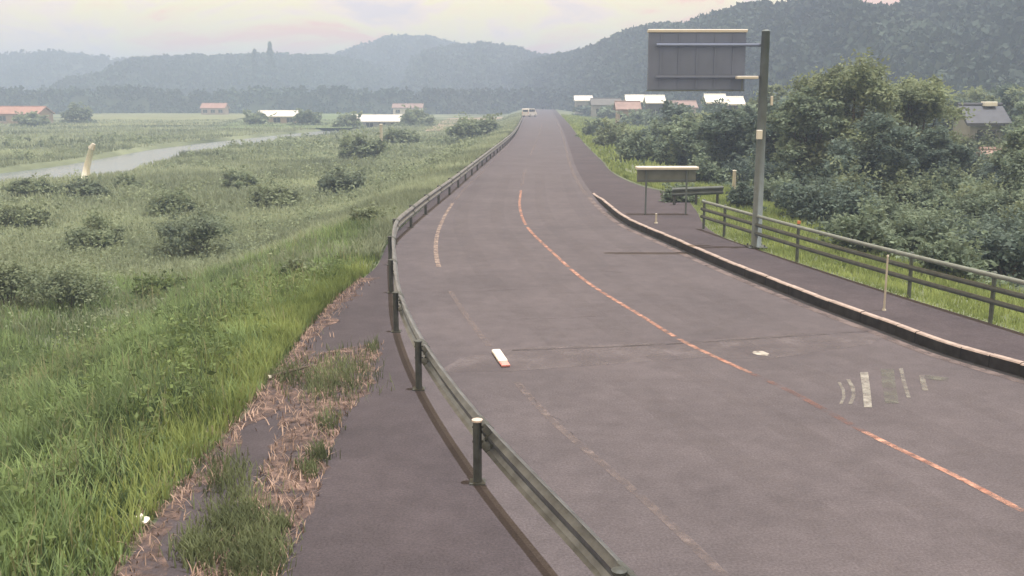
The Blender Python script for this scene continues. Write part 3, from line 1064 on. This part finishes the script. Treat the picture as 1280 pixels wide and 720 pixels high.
# --- right verge under the fence
def right_verge():
    n = 60000
    Y = np.concatenate([rng.uniform(14, 60, 42000), rng.uniform(60, 260, 18000)])
    d = rng.uniform(0, 1, n) ** 1.4 * np.where(Y > 60, 24, 6)
    X = XRIGHT(Y) + 0.03 + d
    zf = lambda a, b: np.where(a - XRIGHT(b) < 1.0, np.maximum(gz(a, b), -0.02) + 0.10 * sstep(1.2, 0.2, a - XRIGHT(b)), gz(a, b))
    tag(blades('verge_grass', X, Y, (0.20 + 0.12 * sstep(0.5, 3, d)) * np.where(Y > 60, 1.8, 1), np.where(Y > 60, 0.16, 0.03), M['grass_bright'], bend=0.5, zf=zf), 'yellow-green grass under the pipe fence', 'grass', kind='stuff')


right_verge()
field_scrub()
# soil edge carrying the raised right pavement
ysb = np.linspace(2, 60, 120)
tag(ribbon('verge_bank', ysb, XRIGHT, lambda y: XRIGHT(y) + 1.6, lambda X, Y: np.where(X - XRIGHT(Y) < 0.01, pz(X, Y) - 0.012, gz(X, Y) - 0.03), M['ground'], 2), kind='structure')

# --- soil and tufts on the left footway
def strip():
    Lp = [(372, 448), (345, 490), (352, 540), (325, 600), (290, 660), (240, 722), (200, 760)]
    Rp = [(476, 428), (468, 475), (432, 520), (408, 570), (388, 640), (346, 722), (320, 760)]
    v, f = [], []
    n = 40
    la, ra = np.array(Lp, float), np.array(Rp, float)
    tt = np.linspace(0, 6, n)
    k = 8
    for i, t in enumerate(tt):
        l = np.array([np.interp(t, range(7), la[:, j]) for j in (0, 1)])
        rr = np.array([np.interp(t, range(7), ra[:, j]) for j in (0, 1)])
        l = l + rng.normal(0, 5, 2) * (1, 0)
        rr = rr + rng.normal(0, 5, 2) * (1, 0)
        for s in np.linspace(0, 1, k):
            q = PX(*(l + (rr - l) * s), 0.0)
            q[2] = 0.006 + 0.022 * math.sin(math.pi * s) * (0.85 + 0.15 * math.sin(i * 0.9 + s * 5))
            v.append(q)
    for i in range(n - 1):
        for j in range(k - 1):
            f.append((i * k + j, i * k + j + 1, (i + 1) * k + j + 1, (i + 1) * k + j))
    tag(mesh_np('soil_strip', v, f, M['dirt'], smooth=True), 'dry reddish soil strip over the left footway', 'soil', kind='structure')
    # margin of dead litter at the outer side of the footway
    ribbon('dead_margin', np.linspace(8, 25, 80), lambda y: XLEFT(y) - 0.35, lambda y: XLEFT(y) + 0.28 + 0.12 * np.sin(y * 2.3) + 0.08 * np.sin(y * 5.1), 0.007, M['dirt'], 3, bpy.data.objects['pavement_left'])
    # tufts and dead stalks
    gx, gy, hx, hy = [], [], [], []
    for (cx, cy, sx, n_, hgt) in ((430, 470, 20, 900, 1), (395, 480, 14, 500, 1), (300, 660, 22, 1500, 1), (330, 690, 16, 700, 1), (410, 530, 8, 160, 1), (400, 570, 8, 160, 1), (385, 590, 7, 160, 1), (352, 660, 6, 160, 1), (360, 470, 12, 300, 1), (285, 600, 18, 500, 1), (250, 690, 16, 600, 1), (465, 437, 5, 120, 1), (310, 710, 20, 900, 1)):
        for _ in range(n_):
            q = PX(cx + rng.normal(0, sx), cy + rng.normal(0, sx * 0.8))
            gx.append(q[0]); gy.append(q[1])
    flat = lambda a, b: np.zeros_like(a)
    tag(blades('verge_tufts', np.array(gx), np.array(gy), 0.17, 0.013, M['grass_tuft'], bend=0.7, zoff=0.0, zf=flat), 'green grass tufts growing from the soil strip', 'grass', kind='stuff')
    for _ in range(1500):
        t = rng.uniform(0, 5.6)
        l = np.array([np.interp(t, range(7), la[:, j]) for j in (0, 1)])
        rr = np.array([np.interp(t, range(7), ra[:, j]) for j in (0, 1)])
        q = PX(*(l + (rr - l) * rng.uniform(-0.05, 1.05)))
        hx.append(q[0]); hy.append(q[1])
    ym = rng.uniform(8, 25, 1500)
    hx = np.concatenate([hx, XLEFT(ym) + rng.normal(-0.05, 0.22, 1500)])
    hy = np.concatenate([hy, ym])
    tag(blades('dead_stalks', hx, hy, 0.10, 0.014, M['dead'], bend=1.3, zoff=0.0, zf=flat), 'dry brown dead grass along the left footway edge', 'grass', kind='stuff')


strip()

# --- litter
p = PX(178, 655)
e = tag(empty('crumpled_litter', p), 'crumpled white litter lying at the weedy edge of the left footway', 'litter')
for i, (dx, s) in enumerate(((-0.05, 0.11), (0.06, 0.12))):
    r_ = np.random.default_rng(30 + i)
    a = r_.normal(size=(26, 3))
    a /= np.linalg.norm(a, axis=1)[:, None]
    import bmesh
    bm = bmesh.new()
    for q in a * r_.uniform(0.6, 1, 26)[:, None] * s / 1.6:
        bm.verts.new((q[0] + dx, q[1] - dx * 0.8, q[2] * 0.7 + 0.06))
    bmesh.ops.convex_hull(bm, input=bm.verts)
    bmesh.ops.delete(bm, geom=[v for v in bm.verts if not v.link_faces], context='VERTS')
    me = bpy.data.meshes.new('scrap')
    bm.to_mesh(me)
    bm.free()
    me.materials.append(M['litter'])
    o = bpy.data.objects.new('scrap', me)
    col.objects.link(o)
    o.parent = e
p = PX(343, 474)
e = tag(empty('broken_branch', p), 'short pale broken branch lying across the soil by the weeds', 'branch')
MB().tube([(-0.05, 0, 0.04), (0.2, 0.15, 0.09), (0.5, 0.35, 0.12)], [0.03, 0.028, 0.015], 6).build('stem', M['bark'], e)
MB().tube([(-0.09, -0.03, 0.035), (-0.05, 0, 0.04)], [0.045, 0.032], 6).build('cut_end', M['concrete'], e)

# --- bushes in the left flats: pixel of the base, width and height in pixels
LB = [
    (88, 392, 125, 78, 'leaf_mid', 'big round grey-green bush nearest the weedy bank'),
    (12, 388, 70, 70, 'leaf_light', 'light green bush beside the big round grey-green bush'),
    (248, 318, 110, 58, 'leaf_dark', 'wide dark bush in the middle of the rough flats'),
    (120, 312, 80, 48, 'leaf_mid', 'low green bush behind the big round grey-green bush'),
    (215, 272, 60, 42, 'leaf_mid', 'upright shrub just behind the wide dark bush'),
    (108, 247, 52, 24, 'leaf_dark', 'small dark bush at the foot of the leaning stake'),
    (160, 238, 40, 20, 'leaf_mid', 'low scrub along the river bank past the leaning stake'),
    (40, 246, 66, 26, 'leaf_mid', 'low green scrub on the near river bank'),
    (25, 285, 80, 34, 'leaf_light', 'pale green scrub between the river and the round bushes'),
    (425, 247, 62, 40, 'leaf_dark', 'dark shrub in the flats near the bend of the guardrail'),
    (345, 262, 70, 34, 'leaf_light', 'pale yellowish shrub left of the dark shrub by the bend'),
    (300, 236, 60, 26, 'leaf_mid', 'grey-green scrub on the open flats by the river'),
    (455, 200, 60, 34, 'leaf_mid', 'bushy clump at the foot of the pale concrete post'),
    (505, 182, 56, 22, 'leaf_mid', 'low bush right of the pale concrete post'),
    (590, 176, 80, 30, 'leaf_mid', 'long green bush behind the far guardrail'),
    (612, 168, 30, 18, 'leaf_dark', 'small dark bush standing by the far guardrail'),
    (380, 350, 70, 30, 'leaf_light', 'light green clump on the bank beside the footway'),
    (460, 285, 60, 30, 'leaf_light', 'light clump just outside the bend of the guardrail'),
    (40, 158, 40, 16, 'leaf_mid', 'yard bush in front of the long reddish roofed house'),
    (98, 154, 36, 22, 'leaf_dark', 'yard tree-like bush at the end of the long reddish roofed house'),
    (322, 156, 34, 16, 'leaf_mid', 'bush at one end of the pale roofed low house'),
    (384, 157, 40, 18, 'leaf_dark', 'dark bush at the other end of the pale roofed low house'),
    (436, 160, 36, 18, 'leaf_mid', 'bush at one end of the long white roofed house'),
    (520, 158, 44, 22, 'leaf_mid', 'rounded bush at the other end of the long white roofed house'),
    (200, 372, 90, 30, 'leaf_weed', 'low leafy weed clump in front of the wide dark bush'),
]
for i, (px, py, wpx, hpx, mk, lb) in enumerate(LB):
    q = PX(px, py, -2.1)
    z = float(gz(q[0], q[1]))
    q = PX(px, py, z)
    for _ in range(3):
        z = float(gz(q[0], q[1]))
        q = PX(px, py, z)
    sc = q[1] / F
    mk = {'leaf_mid': 'leaf_flats', 'leaf_dark': 'leaf_flats_dark'}.get(mk, mk)
    make_bush('bush', (q[0], q[1], z - 0.05), wpx * sc, hpx * sc * 0.88, M[mk], lb, group='bushes on the river flats', seed=100 + i,
              leaf=max(0.055, 2.4 * sc), nclump=int(40 + wpx * 0.7), nleaf=42)

# --- right side: big tree group and undergrowth
RT = [  # px base x, base y(level -0.7), top y, half width px, colour, label
    (1060, 250, 66, 74, 'leaf_light', 'tall light green spreading tree behind the pipe fence'),
    (1140, 246, 92, 62, 'leaf_light', 'yellow-green tree right beside the tallest spreading tree'),
    (1003, 250, 108, 46, 'leaf_mid', 'grey-green tree just past the tall sign pole'),
    (965, 236, 128, 34, 'leaf_dark', 'dark narrow tree behind the tall sign pole'),
    (1085, 262, 142, 46, 'leaf_dark', 'dark leafy tree under the tall spreading tree'),
    (905, 226, 136, 34, 'leaf_dark', 'dark tree below the sign board among the houses'),
    (860, 214, 152, 34, 'leaf_mid', 'low green tree behind the low wide sign'),
    (1165, 258, 160, 34, 'leaf_dark', 'small dark tree left of the slim pale pole'),
    (1290, 262, 150, 50, 'leaf_mid', 'green tree beyond the blue roofed hut'),
]
for i, (px, py, ty, hw, mk, lb) in enumerate(RT):
    q = PX(px, py, -0.7)
    z = float(gz(q[0], q[1]))
    q = PX(px, py, z)
    h = AT(px, ty, q[1])[2] - z
    sc = q[1] / F
    make_tree('broadleaf_tree', (q[0], q[1], z), h, hw * sc * 1.05, M[mk], lb, group='trees behind the right fence', seed=300 + i,
              leaf=max(0.07, 2.7 * sc), nclump=420, nleaf=64, trunk_h=0.12, nl=15)
RB = [
    (1040, 284, 110, 50, 'leaf_dark', 'dark bush below the tall spreading tree'),
    (1110, 290, 110, 42, 'leaf_mid', 'green bush behind the pipe fence under the yellow-green tree'),
    (1180, 262, 100, 48, 'leaf_mid', 'rounded green bush in front of the slim pale pole'),
    (1250, 232, 90, 40, 'leaf_light', 'light green bush below the blue roofed hut'),
    (1218, 208, 90, 42, 'leaf_light', 'small light bush against the wall of the blue roofed hut'),
    (1180, 312, 120, 48, 'leaf_mid', 'wide low bush close behind the pipe fence rails'),
    (1262, 336, 100, 70, 'leaf_dark', 'tall dark bush close behind the pipe fence'),
    (1225, 282, 80, 50, 'leaf_light', 'yellowish bush between the dark bush and the hut'),
    (1300, 290, 80, 60, 'leaf_mid', 'green bush right beside the tall dark bush'),
    (1000, 268, 70, 34, 'leaf_mid', 'bush at the back of the fence near the sign pole'),
    (880, 232, 60, 30, 'leaf_mid', 'small bush behind the short guardrail piece'),
    (850, 258, 50, 26, 'leaf_mid', 'little green bush under the low wide sign'),
    (740, 146, 46, 14, 'leaf_dark', 'dark hedge bush below the far white roofed house'),
    (765, 150, 40, 16, 'leaf_mid', 'green hedge bush below the grey roofed far house'),
    (825, 152, 44, 18, 'leaf_dark', 'dark bush below the pair of bright roofed sheds'),
    (893, 176, 60, 40, 'leaf_dark', 'tall dark bush below the sheds under the sign board'),
    (800, 158, 50, 16, 'leaf_mid', 'low hedge bush before the small tan house'),
    (845, 158, 60, 22, 'leaf_dark', 'dark hedge bush before the low brown roofed house'),
    (770, 186, 50, 30, 'leaf_light', 'bright yellow-green bush by the far pavement'),
    (800, 204, 70, 32, 'leaf_mid', 'green bush between the far pavement and the low sign'),
    (830, 190, 60, 34, 'leaf_dark', 'dark green bush behind the low sign'),
    (745, 172, 40, 18, 'leaf_mid', 'small bush far along the right pavement'),
    (930, 262, 46, 30, 'leaf_dark', 'dark bush at the start of the pipe fence'),
]
for i, (px, py, wpx, hpx, mk, lb) in enumerate(RB):
    q = PX(px, py, -0.5)
    for _ in range(4):
        z = float(gz(q[0], q[1]))
        q = PX(px, py, z)
    sc = q[1] / F
    make_bush('bush', (q[0], q[1], z - 0.05), wpx * sc, hpx * sc, M[mk], lb, group='bushes behind the right fence', seed=500 + i,
              leaf=max(0.05, 2.4 * sc), nclump=int(50 + wpx * 0.8), nleaf=45)

# wood further back on the right
wr = np.random.default_rng(77)
for i in range(26):
    px = 835 + i * 19 + wr.uniform(-8, 8)
    Y = wr.uniform(72, 125)
    if 1195 < px < 1255:
        Y = wr.uniform(100, 125)
    X = (px - 640) / F * Y
    z = float(gz(X, Y))
    ty = (132 if px < 960 else 112) + wr.uniform(-10, 14)
    h = max(3.5, AT(px, ty, Y)[2] - z)
    mk = ('leaf_dark', 'leaf_mid', 'leaf_dark', 'leaf_light')[i % 4]
    spd = 2.6 + wr.uniform(0, 1.0)
    lb = '%s %s%s tree in the wood %s' % (
        'tall' if h > 7.5 else 'low' if h < 5.5 else 'middling',
        'broad ' if spd > 3.25 else 'slender ' if spd < 2.9 else '',
        {'leaf_dark': 'dark', 'leaf_mid': 'mid green', 'leaf_light': 'light green'}[mk],
        'under the sign board' if px < 945 else 'behind the spreading trees' if px < 1150 else 'around the blue roofed hut')
    make_tree('wood_tree', (X, Y, z), h, spd, M[mk], lb, group={'leaf_dark': 'dark trees of the wood', 'leaf_mid': 'mid green trees of the wood', 'leaf_light': 'light trees of the wood'}[mk],
              seed=900 + i, leaf=0.23, nclump=110, nleaf=45, trunk_h=0.12, nl=9)
for i in range(34):
    Y = wr.uniform(24, 62)
    px = wr.uniform(930, 1330)
    X = (px - 640) / F * Y
    if X < float(XRIGHT(Y)) + 3.0:
        continue
    z = float(gz(X, Y))
    mk = ('leaf_mid', 'leaf_light', 'leaf_dark')[i % 3]
    bw, bh = wr.uniform(2.2, 4.2), wr.uniform(1.0, 2.1)
    lb = '%s %s %s scrub bush %s' % (
        'tall' if bh > 1.6 else 'low', 'wide' if bw > 3.2 else 'narrow',
        {'leaf_dark': 'dark', 'leaf_mid': 'grey-green', 'leaf_light': 'light green'}[mk],
        'close behind the pipe fence' if X - float(XRIGHT(Y)) < 6 else 'in the middle of the rough ground past the fence' if Y < 48 else 'at the foot of the spreading trees')
    make_bush('scrub_bush', (X, Y, z - 0.05), bw, bh, M[mk], lb,
              group={'leaf_dark': 'dark scrub behind the fence', 'leaf_mid': 'grey-green scrub behind the fence', 'leaf_light': 'light scrub behind the fence'}[mk],
              seed=1300 + i, leaf=0.09, nclump=90, nleaf=45)

# ------------------------------------------------------------------ houses
def house(name, px, py, Y, wm, dm, wall_h, roof_h, wall_m, roof_m, label, rz=0.0, gable_front=False, win=2, zbase=None, group=None, cat='house'):
    q = AT(px, py, Y)
    z = float(gz(q[0], Y)) if zbase is None else zbase
    e = tag(empty(name, (q[0], Y, z), rz), label, cat, group)
    MB().box((0, 0, wall_h / 2 - 0.3), (wm, dm, wall_h + 0.6)).build('wall', wall_m, e)
    ov = 0.45
    hx, hy = wm / 2 + ov, dm / 2 + ov
    if gable_front:   # ridge runs away from the viewer
        pr = [(-hx, wall_h - 0.1), (0, wall_h + roof_h), (hx, wall_h - 0.1), (hx, wall_h + 0.12), (0, wall_h + roof_h + 0.22), (-hx, wall_h + 0.12)]
        v = [(x, -hy, zz) for x, zz in pr] + [(x, hy, zz) for x, zz in pr]
        g = [(-wm / 2, -dm / 2, wall_h), (wm / 2, -dm / 2, wall_h), (0, -dm / 2, wall_h + roof_h * 0.9), (-wm / 2, dm / 2, wall_h), (wm / 2, dm / 2, wall_h), (0, dm / 2, wall_h + roof_h * 0.9)]
    else:
        pr = [(-hy, wall_h - 0.1), (0, wall_h + roof_h), (hy, wall_h - 0.1), (hy, wall_h + 0.12), (0, wall_h + roof_h + 0.22), (-hy, wall_h + 0.12)]
        v = [(-hx, y, zz) for y, zz in pr] + [(hx, y, zz) for y, zz in pr]
        g = [(-wm / 2, -dm / 2, wall_h), (-wm / 2, dm / 2, wall_h), (-wm / 2, 0, wall_h + roof_h * 0.9), (wm / 2, -dm / 2, wall_h), (wm / 2, dm / 2, wall_h), (wm / 2, 0, wall_h + roof_h * 0.9)]
    f = [(5, 4, 3, 2, 1, 0), (6, 7, 8, 9, 10, 11)] + [(i, (i + 1) % 6, 6 + (i + 1) % 6, 6 + i) for i in range(6)]
    rf = mesh_np('roof', v, f, roof_m, e)
    mesh_np('gable', g[:3], [(0, 1, 2)], wall_m, e)
    mesh_np('gable', g[3:], [(2, 1, 0)], wall_m, e)
    if gable_front:
        MB().tube([(0, -hy, wall_h + roof_h + 0.24), (0, hy, wall_h + roof_h + 0.24)], 0.15, 6).build('ridge_cap', roof_m, rf)
    else:
        MB().tube([(-hx, 0, wall_h + roof_h + 0.24), (hx, 0, wall_h + roof_h + 0.24)], 0.15, 6).build('ridge_cap', roof_m, rf)
    for i in range(win):
        x = (i + 0.5) / win * wm - wm / 2
        ww = min(1.7, wm / win * 0.55)
        wn = MB().box((x, -dm / 2 - 0.01, wall_h * 0.55), (ww, 0.08, 1.2)).build('window', M['glass'], e)
        MB().box((x, -dm / 2 - 0.06, wall_h * 0.55 - 0.66), (ww + 0.2, 0.14, 0.1)).build('sill', M['frame'], wn)
        MB().box((x, -dm / 2 - 0.055, wall_h * 0.55), (0.06, 0.04, 1.2)).build('frame', M['frame'], wn)
    return e


WW, WT, WG = M['wall_white'], M['wall_tan'], M['wall_grey']
house('house', 784, 140, 190, 3.9, 4.0, 2.9, 1.3, WT, M['roof_pink'], 'small tan house with faded brown roof near the far road', win=2)
house('shed', 793, 122, 215, 3.2, 4.0, 4.3, 1.2, M['wall_dark'], M['roof_white'], 'dark shed with bright sheet roof, smaller of the pair', win=1, cat='shed')
house('shed', 818, 123, 205, 3.2, 4.0, 4.1, 1.3, M['wall_dark'], M['roof_white'], 'dark shed with bright sheet roof, larger of the pair', win=1, cat='shed')
house('house', 848, 130, 230, 7.0, 6.0, 2.9, 1.3, WT, M['roof_pink'], 'low house with brown roof between the bright roofed sheds and the white pair', win=3)
house('shed', 893, 126, 150, 2.3, 3.0, 4.4, 1.0, M['wall_dark'], M['roof_white'], 'white roofed shed seen under the sign board', win=1, cat='shed')
house('house', 917, 126, 156, 2.0, 3.0, 4.2, 0.9, M['wall_dark'], M['roof_white'], 'narrow dark hut with white roof beside the shed under the sign board', win=1)
house('house', 729, 118, 300, 4.6, 6.0, 4.2, 1.2, WG, M['roof_white'], 'far small white roofed house where the road meets the hills', win=2)
house('house', 757, 128, 260, 7.0, 6.0, 3.2, 1.5, WG, M['roof_grey'], 'grey roofed house far behind the pavement bushes', win=2)
e = house('hut', 1222, 160, 78, 2.5, 3.0, 2.2, 1.25, WG, M['roof_blue'], 'small hut with dark blue-grey roof on the right slope', win=1, cat='hut', zbase=0.3)
MB().box((0.65, -0.15, 3.72), (0.95, 0.75, 0.34), 0, 0.03).build('roof_glint', M['roof_white'], e)  # white box added to stand for the glint on the roof
house('house', 14, 150, 265, 18.0, 9.0, 2.4, 1.7, WT, M['roof_red'], 'long house with reddish roof across the river', win=5)
house('house', 472, 148, 250, 12.0, 7.0, 2.0, 1.3, WG, M['roof_white'], 'long low house with bright white roof in the fields', win=4)
house('house', 350, 148, 262, 10.0, 7.0, 2.0, 1.2, WT, M['roof_white'], 'pale roofed low house across the fields near the river end', win=3)
house('house', 268, 124, 400, 9.0, 6.0, 2.6, 1.7, WT, M['roof_red'], 'small far reddish house at the foot of the left ridge', win=3)
house('house', 510, 124, 390, 11.0, 6.0, 2.8, 1.4, WW, M['roof_pink'], 'far pale house with brown roof at the foot of the hills', win=3)
house('house', 1262, 206, 62, 3.0, 3.0, 1.2, 0.6, WT, M['roof_pink'], 'low tan shed roof among bushes below the blue roofed hut', win=1)

# bare field and crop sheets in the flats
def sheet(name, px, m, z=-2.10):
    tag(mesh_np(name, [PX(x, y, z) for x, y in px], [tuple(range(len(px)))], m), kind='structure')


sheet('bare_field', [(530, 164), (625, 160), (640, 146), (560, 148)], M['tan'], -2.02)
sheet('crop_field', [(60, 158), (260, 156), (330, 142), (120, 141)], M['field2'], -2.02)
sheet('rice_field', [(270, 160), (440, 160), (470, 140), (340, 139)], M['field3'], -2.00)

# ------------------------------------------------------------------ white van at the end of the road
def van():
    p = PX(662, 146)
    e = tag(empty('van', p, R(62)), 'small white van turning at the far end of the road', 'van')
    L, W_, H = 4.4, 1.75, 1.95
    pr = [(-L / 2, 0.35), (L / 2 - 0.05, 0.35), (L / 2, 0.95), (L / 2 - 0.55, 1.15), (L / 2 - 1.15, H - 0.06), (L / 2 - 1.5, H), (-L / 2 + 0.15, H), (-L / 2, H - 0.2)]
    n = len(pr)
    v = [(x, -W_ / 2, z) for x, z in pr] + [(x, W_ / 2, z) for x, z in pr]
    f = [tuple(range(n)), tuple(reversed(range(n, 2 * n)))] + [(i, n + i, n + (i + 1) % n, (i + 1) % n) for i in range(n)]
    mesh_np('body', v, f, M['van'], e)
    for sx in (-L / 2 + 0.85, L / 2 - 0.85):
        for sy in (-1, 1):
            wv = MB().tube([(sx, sy * (W_ / 2 - 0.16), 0.32), (sx, sy * (W_ / 2 + 0.02), 0.32)], 0.32, 14).build('wheel', M['tyre'], e)
            MB().tube([(sx, sy * (W_ / 2 + 0.02), 0.32), (sx, sy * (W_ / 2 + 0.035), 0.32)], 0.18, 10).build('rim', M['frame'], wv)
    for sy in (-1, 1):
        for x0, x1 in ((-1.9, -0.75), (-0.65, 0.35), (0.45, 1.0)):
            MB().box(((x0 + x1) / 2, sy * (W_ / 2 + 0.004), 1.48), (x1 - x0, 0.02, 0.55)).build('side_window', M['glass'], e)
    ws = [(L / 2 - 0.53, 1.19), (L / 2 - 1.13, H - 0.10)]
    mesh_np('windscreen', [(ws[0][0] + 0.012, -0.75, ws[0][1]), (ws[0][0] + 0.012, 0.75, ws[0][1]), (ws[1][0] + 0.012, 0.7, ws[1][1]), (ws[1][0] + 0.012, -0.7, ws[1][1])], [(0, 1, 2, 3)], M['glass'], e)
    MB().box((-L / 2 - 0.005, 0, 1.45), (0.02, 1.4, 0.55)).build('rear_window', M['glass'], e)
    for sy in (-1, 1):
        MB().box((L / 2 - 0.02, sy * 0.62, 0.80), (0.06, 0.30, 0.16)).build('headlight', M['frame'], e)
        MB().box((-L / 2 - 0.005, sy * 0.76, 0.95), (0.04, 0.12, 0.35)).build('tail_light', M['red_refl'], e)


van()

# ------------------------------------------------------------------ hills with their woods
def hill(name, ridge, D, foot, back, label, seed, ntree, tree_r, nleaf=26, z_foot=-3.0):
    """ridge: (px, py) skyline; D: distance of the ridge at each px (pairs); foot: how far it comes towards us"""
    r = np.random.default_rng(seed)
    px = np.array([a for a, b in ridge], float)
    py = np.array([b for a, b in ridge], float)
    N = 160
    xs = np.linspace(px[0], px[-1], N)
    ys = np.interp(xs, px, py)
    Ds = np.interp(xs, [d[0] for d in D], [d[1] for d in D])
    top = np.array([AT(x, y, d) for x, y, d in zip(xs, ys, Ds)])
    top[:, 2] -= tree_r * 1.1
    tz = top[:, 2]
    T = np.concatenate([np.linspace(0, 1, 26), np.linspace(1.08, 2, 8)])
    n1, n2, n3 = r.uniform(0, 6, 3)

    def surf(i, t):
        i = np.asarray(i, float)
        t = np.asarray(t, float)
        X0 = np.interp(i, np.arange(N), top[:, 0])
        Y0 = np.interp(i, np.arange(N), top[:, 1])
        Z0 = np.interp(i, np.arange(N), tz)
        tf = np.clip(t, 0, 1)
        tb = np.clip(t - 1, 0, 1)
        Y = Y0 - foot * (1 - tf) + back * tb
        X = X0 * (1 - 0.25 * (1 - tf) * foot / np.maximum(Y0, 1))
        prof = sstep(0, 1, tf) * 0.55 + tf * 0.45
        prof = prof * (1 - sstep(0, 1, tb) * 0.7)
        gul = 1 + 0.16 * np.sin(i * 0.23 + n1 + 1.2 * tf) * np.sin(math.pi * tf) + 0.08 * np.sin(i * 0.61 + n2) * np.sin(math.pi * tf)
        Z = z_foot + (Z0 - z_foot) * prof * gul
        return X, Y, Z
    I, TT = np.meshgrid(np.arange(N), T, indexing='ij')
    X, Y, Z = surf(I, TT)
    i = np.arange(X.size).reshape(X.shape)
    f = np.stack([i[:-1, :-1].ravel(), i[1:, :-1].ravel(), i[1:, 1:].ravel(), i[:-1, 1:].ravel()], 1)
    h = mesh_np(name, np.stack([X.ravel(), Y.ravel(), Z.ravel()], 1), f, M['hill'], smooth=True)
    tag(h, kind='structure')
    # crowns
    ii = r.uniform(0, N - 1, ntree)
    tt = np.where(r.uniform(0, 1, ntree) < 0.25, r.uniform(0.95, 1.06, ntree), r.uniform(0.05, 1.0, ntree))
    X, Y, Z = surf(ii, tt)
    rad = tree_r * r.uniform(0.6, 1.25, ntree)
    d = r.normal(size=(ntree, nleaf, 3))
    d /= np.linalg.norm(d, axis=2)[:, :, None]
    d[:, :, 2] = np.abs(d[:, :, 2]) * 1.25
    sc = r.uniform(0.55, 1.0, (ntree, nleaf, 1))
    c = np.stack([X, Y, Z], 1)[:, None, :] + d * sc * rad[:, None, None]
    c = c.reshape(-1, 3)
    v, ff = leaf_quads(c, np.repeat(rad, nleaf) * r.uniform(0.20, 0.40, ntree * nleaf), 0.0, r, 0.7)
    w_ = mesh_np('forest', v, ff, M['forest'])
    tag(w_, label, 'forest', kind='stuff')


hill('hill_right', [(640, 82), (690, 70), (735, 60), (760, 48), (790, 37), (812, 31), (860, 30), (880, 23), (920, 9), (945, 4), (985, 5), (1010, 1), (1045, 3), (1065, 9), (1120, 9), (1140, 3), (1170, -2), (1250, -22), (1420, -60), (1700, -80)],
     [(640, 620), (760, 430), (900, 320), (1100, 270), (1300, 245), (1700, 225)], 120, 120, 'dark wooded hillside rising behind the right hand trees', 41, 8000, 2.7, 44, 0.0)
hill('hill_far', [(520, 70), (560, 57), (600, 55), (640, 58), (670, 69), (700, 69), (740, 60), (800, 50), (860, 60)], [(520, 740), (860, 680)], 200, 150, 'hazy wooded ridge behind the end of the road', 42, 2800, 4.2, 30)
hill('hill_far', [(380, 80), (440, 62), (470, 51), (500, 44), (545, 48), (580, 58), (640, 80)], [(380, 900), (640, 900)], 220, 160, 'pale distant rounded hill rising above the field houses', 43, 2000, 5.0, 26)
hill('hill_left', [(120, 96), (170, 74), (200, 71), (280, 69), (320, 68), (340, 67), (420, 70), (470, 82), (520, 100)], [(120, 660), (520, 760)], 180, 150, 'wooded ridge with two dark peaks of trees beyond the river', 44, 2800, 3.9, 30)
hill('hill_left', [(-500, 60), (-200, 56), (0, 66), (60, 64), (110, 67), (180, 78), (260, 92)], [(-500, 820), (260, 900)], 220, 160, 'pale misty wooded ridge far beyond the river', 45, 2200, 5.0, 26)
# low line of trees at the far edge of the fields
hill('tree_line', [(-300, 112), (0, 108), (60, 112), (160, 108), (240, 112), (420, 108), (520, 112), (640, 110), (700, 112), (760, 108), (860, 104)], [(-300, 400), (200, 450), (640, 430), (860, 330)], 20, 20, 'low line of field trees before the hills', 46, 1000, 2.6, 30)

for i, (px, ty, lb) in enumerate(((318, 62, 'shorter dark conifer standing up from the left ridge'), (337, 53, 'taller dark conifer standing up from the left ridge'))):
    q = AT(px, ty, 610)
    make_conifer('conifer_tree', (q[0], 610, q[2] - 26), 26, 7.5, M['leaf_dark'], lb, seed=700 + i, leaf=1.0, n=3600, group='conifers on the left ridge')

# ------------------------------------------------------------------ haze
hz = bpy.data.materials.new('haze air')
hz.use_nodes = True
t = hz.node_tree
t.nodes.clear()
o_ = t.nodes.new('ShaderNodeOutputMaterial')
pv = t.nodes.new('ShaderNodeVolumePrincipled')
pv.inputs['Color'].default_value = (0.52, 0.66, 0.96, 1)
pv.inputs['Density'].default_value = 0.0016
pv.inputs['Anisotropy'].default_value = 0.15
t.links.new(pv.outputs[0], o_.inputs['Volume'])
hb = MB().box((0, 750, 31), (3400, 2000, 76)).build('haze', hz)
tag(hb, 'pale humid air over the whole valley', 'haze', kind='stuff')
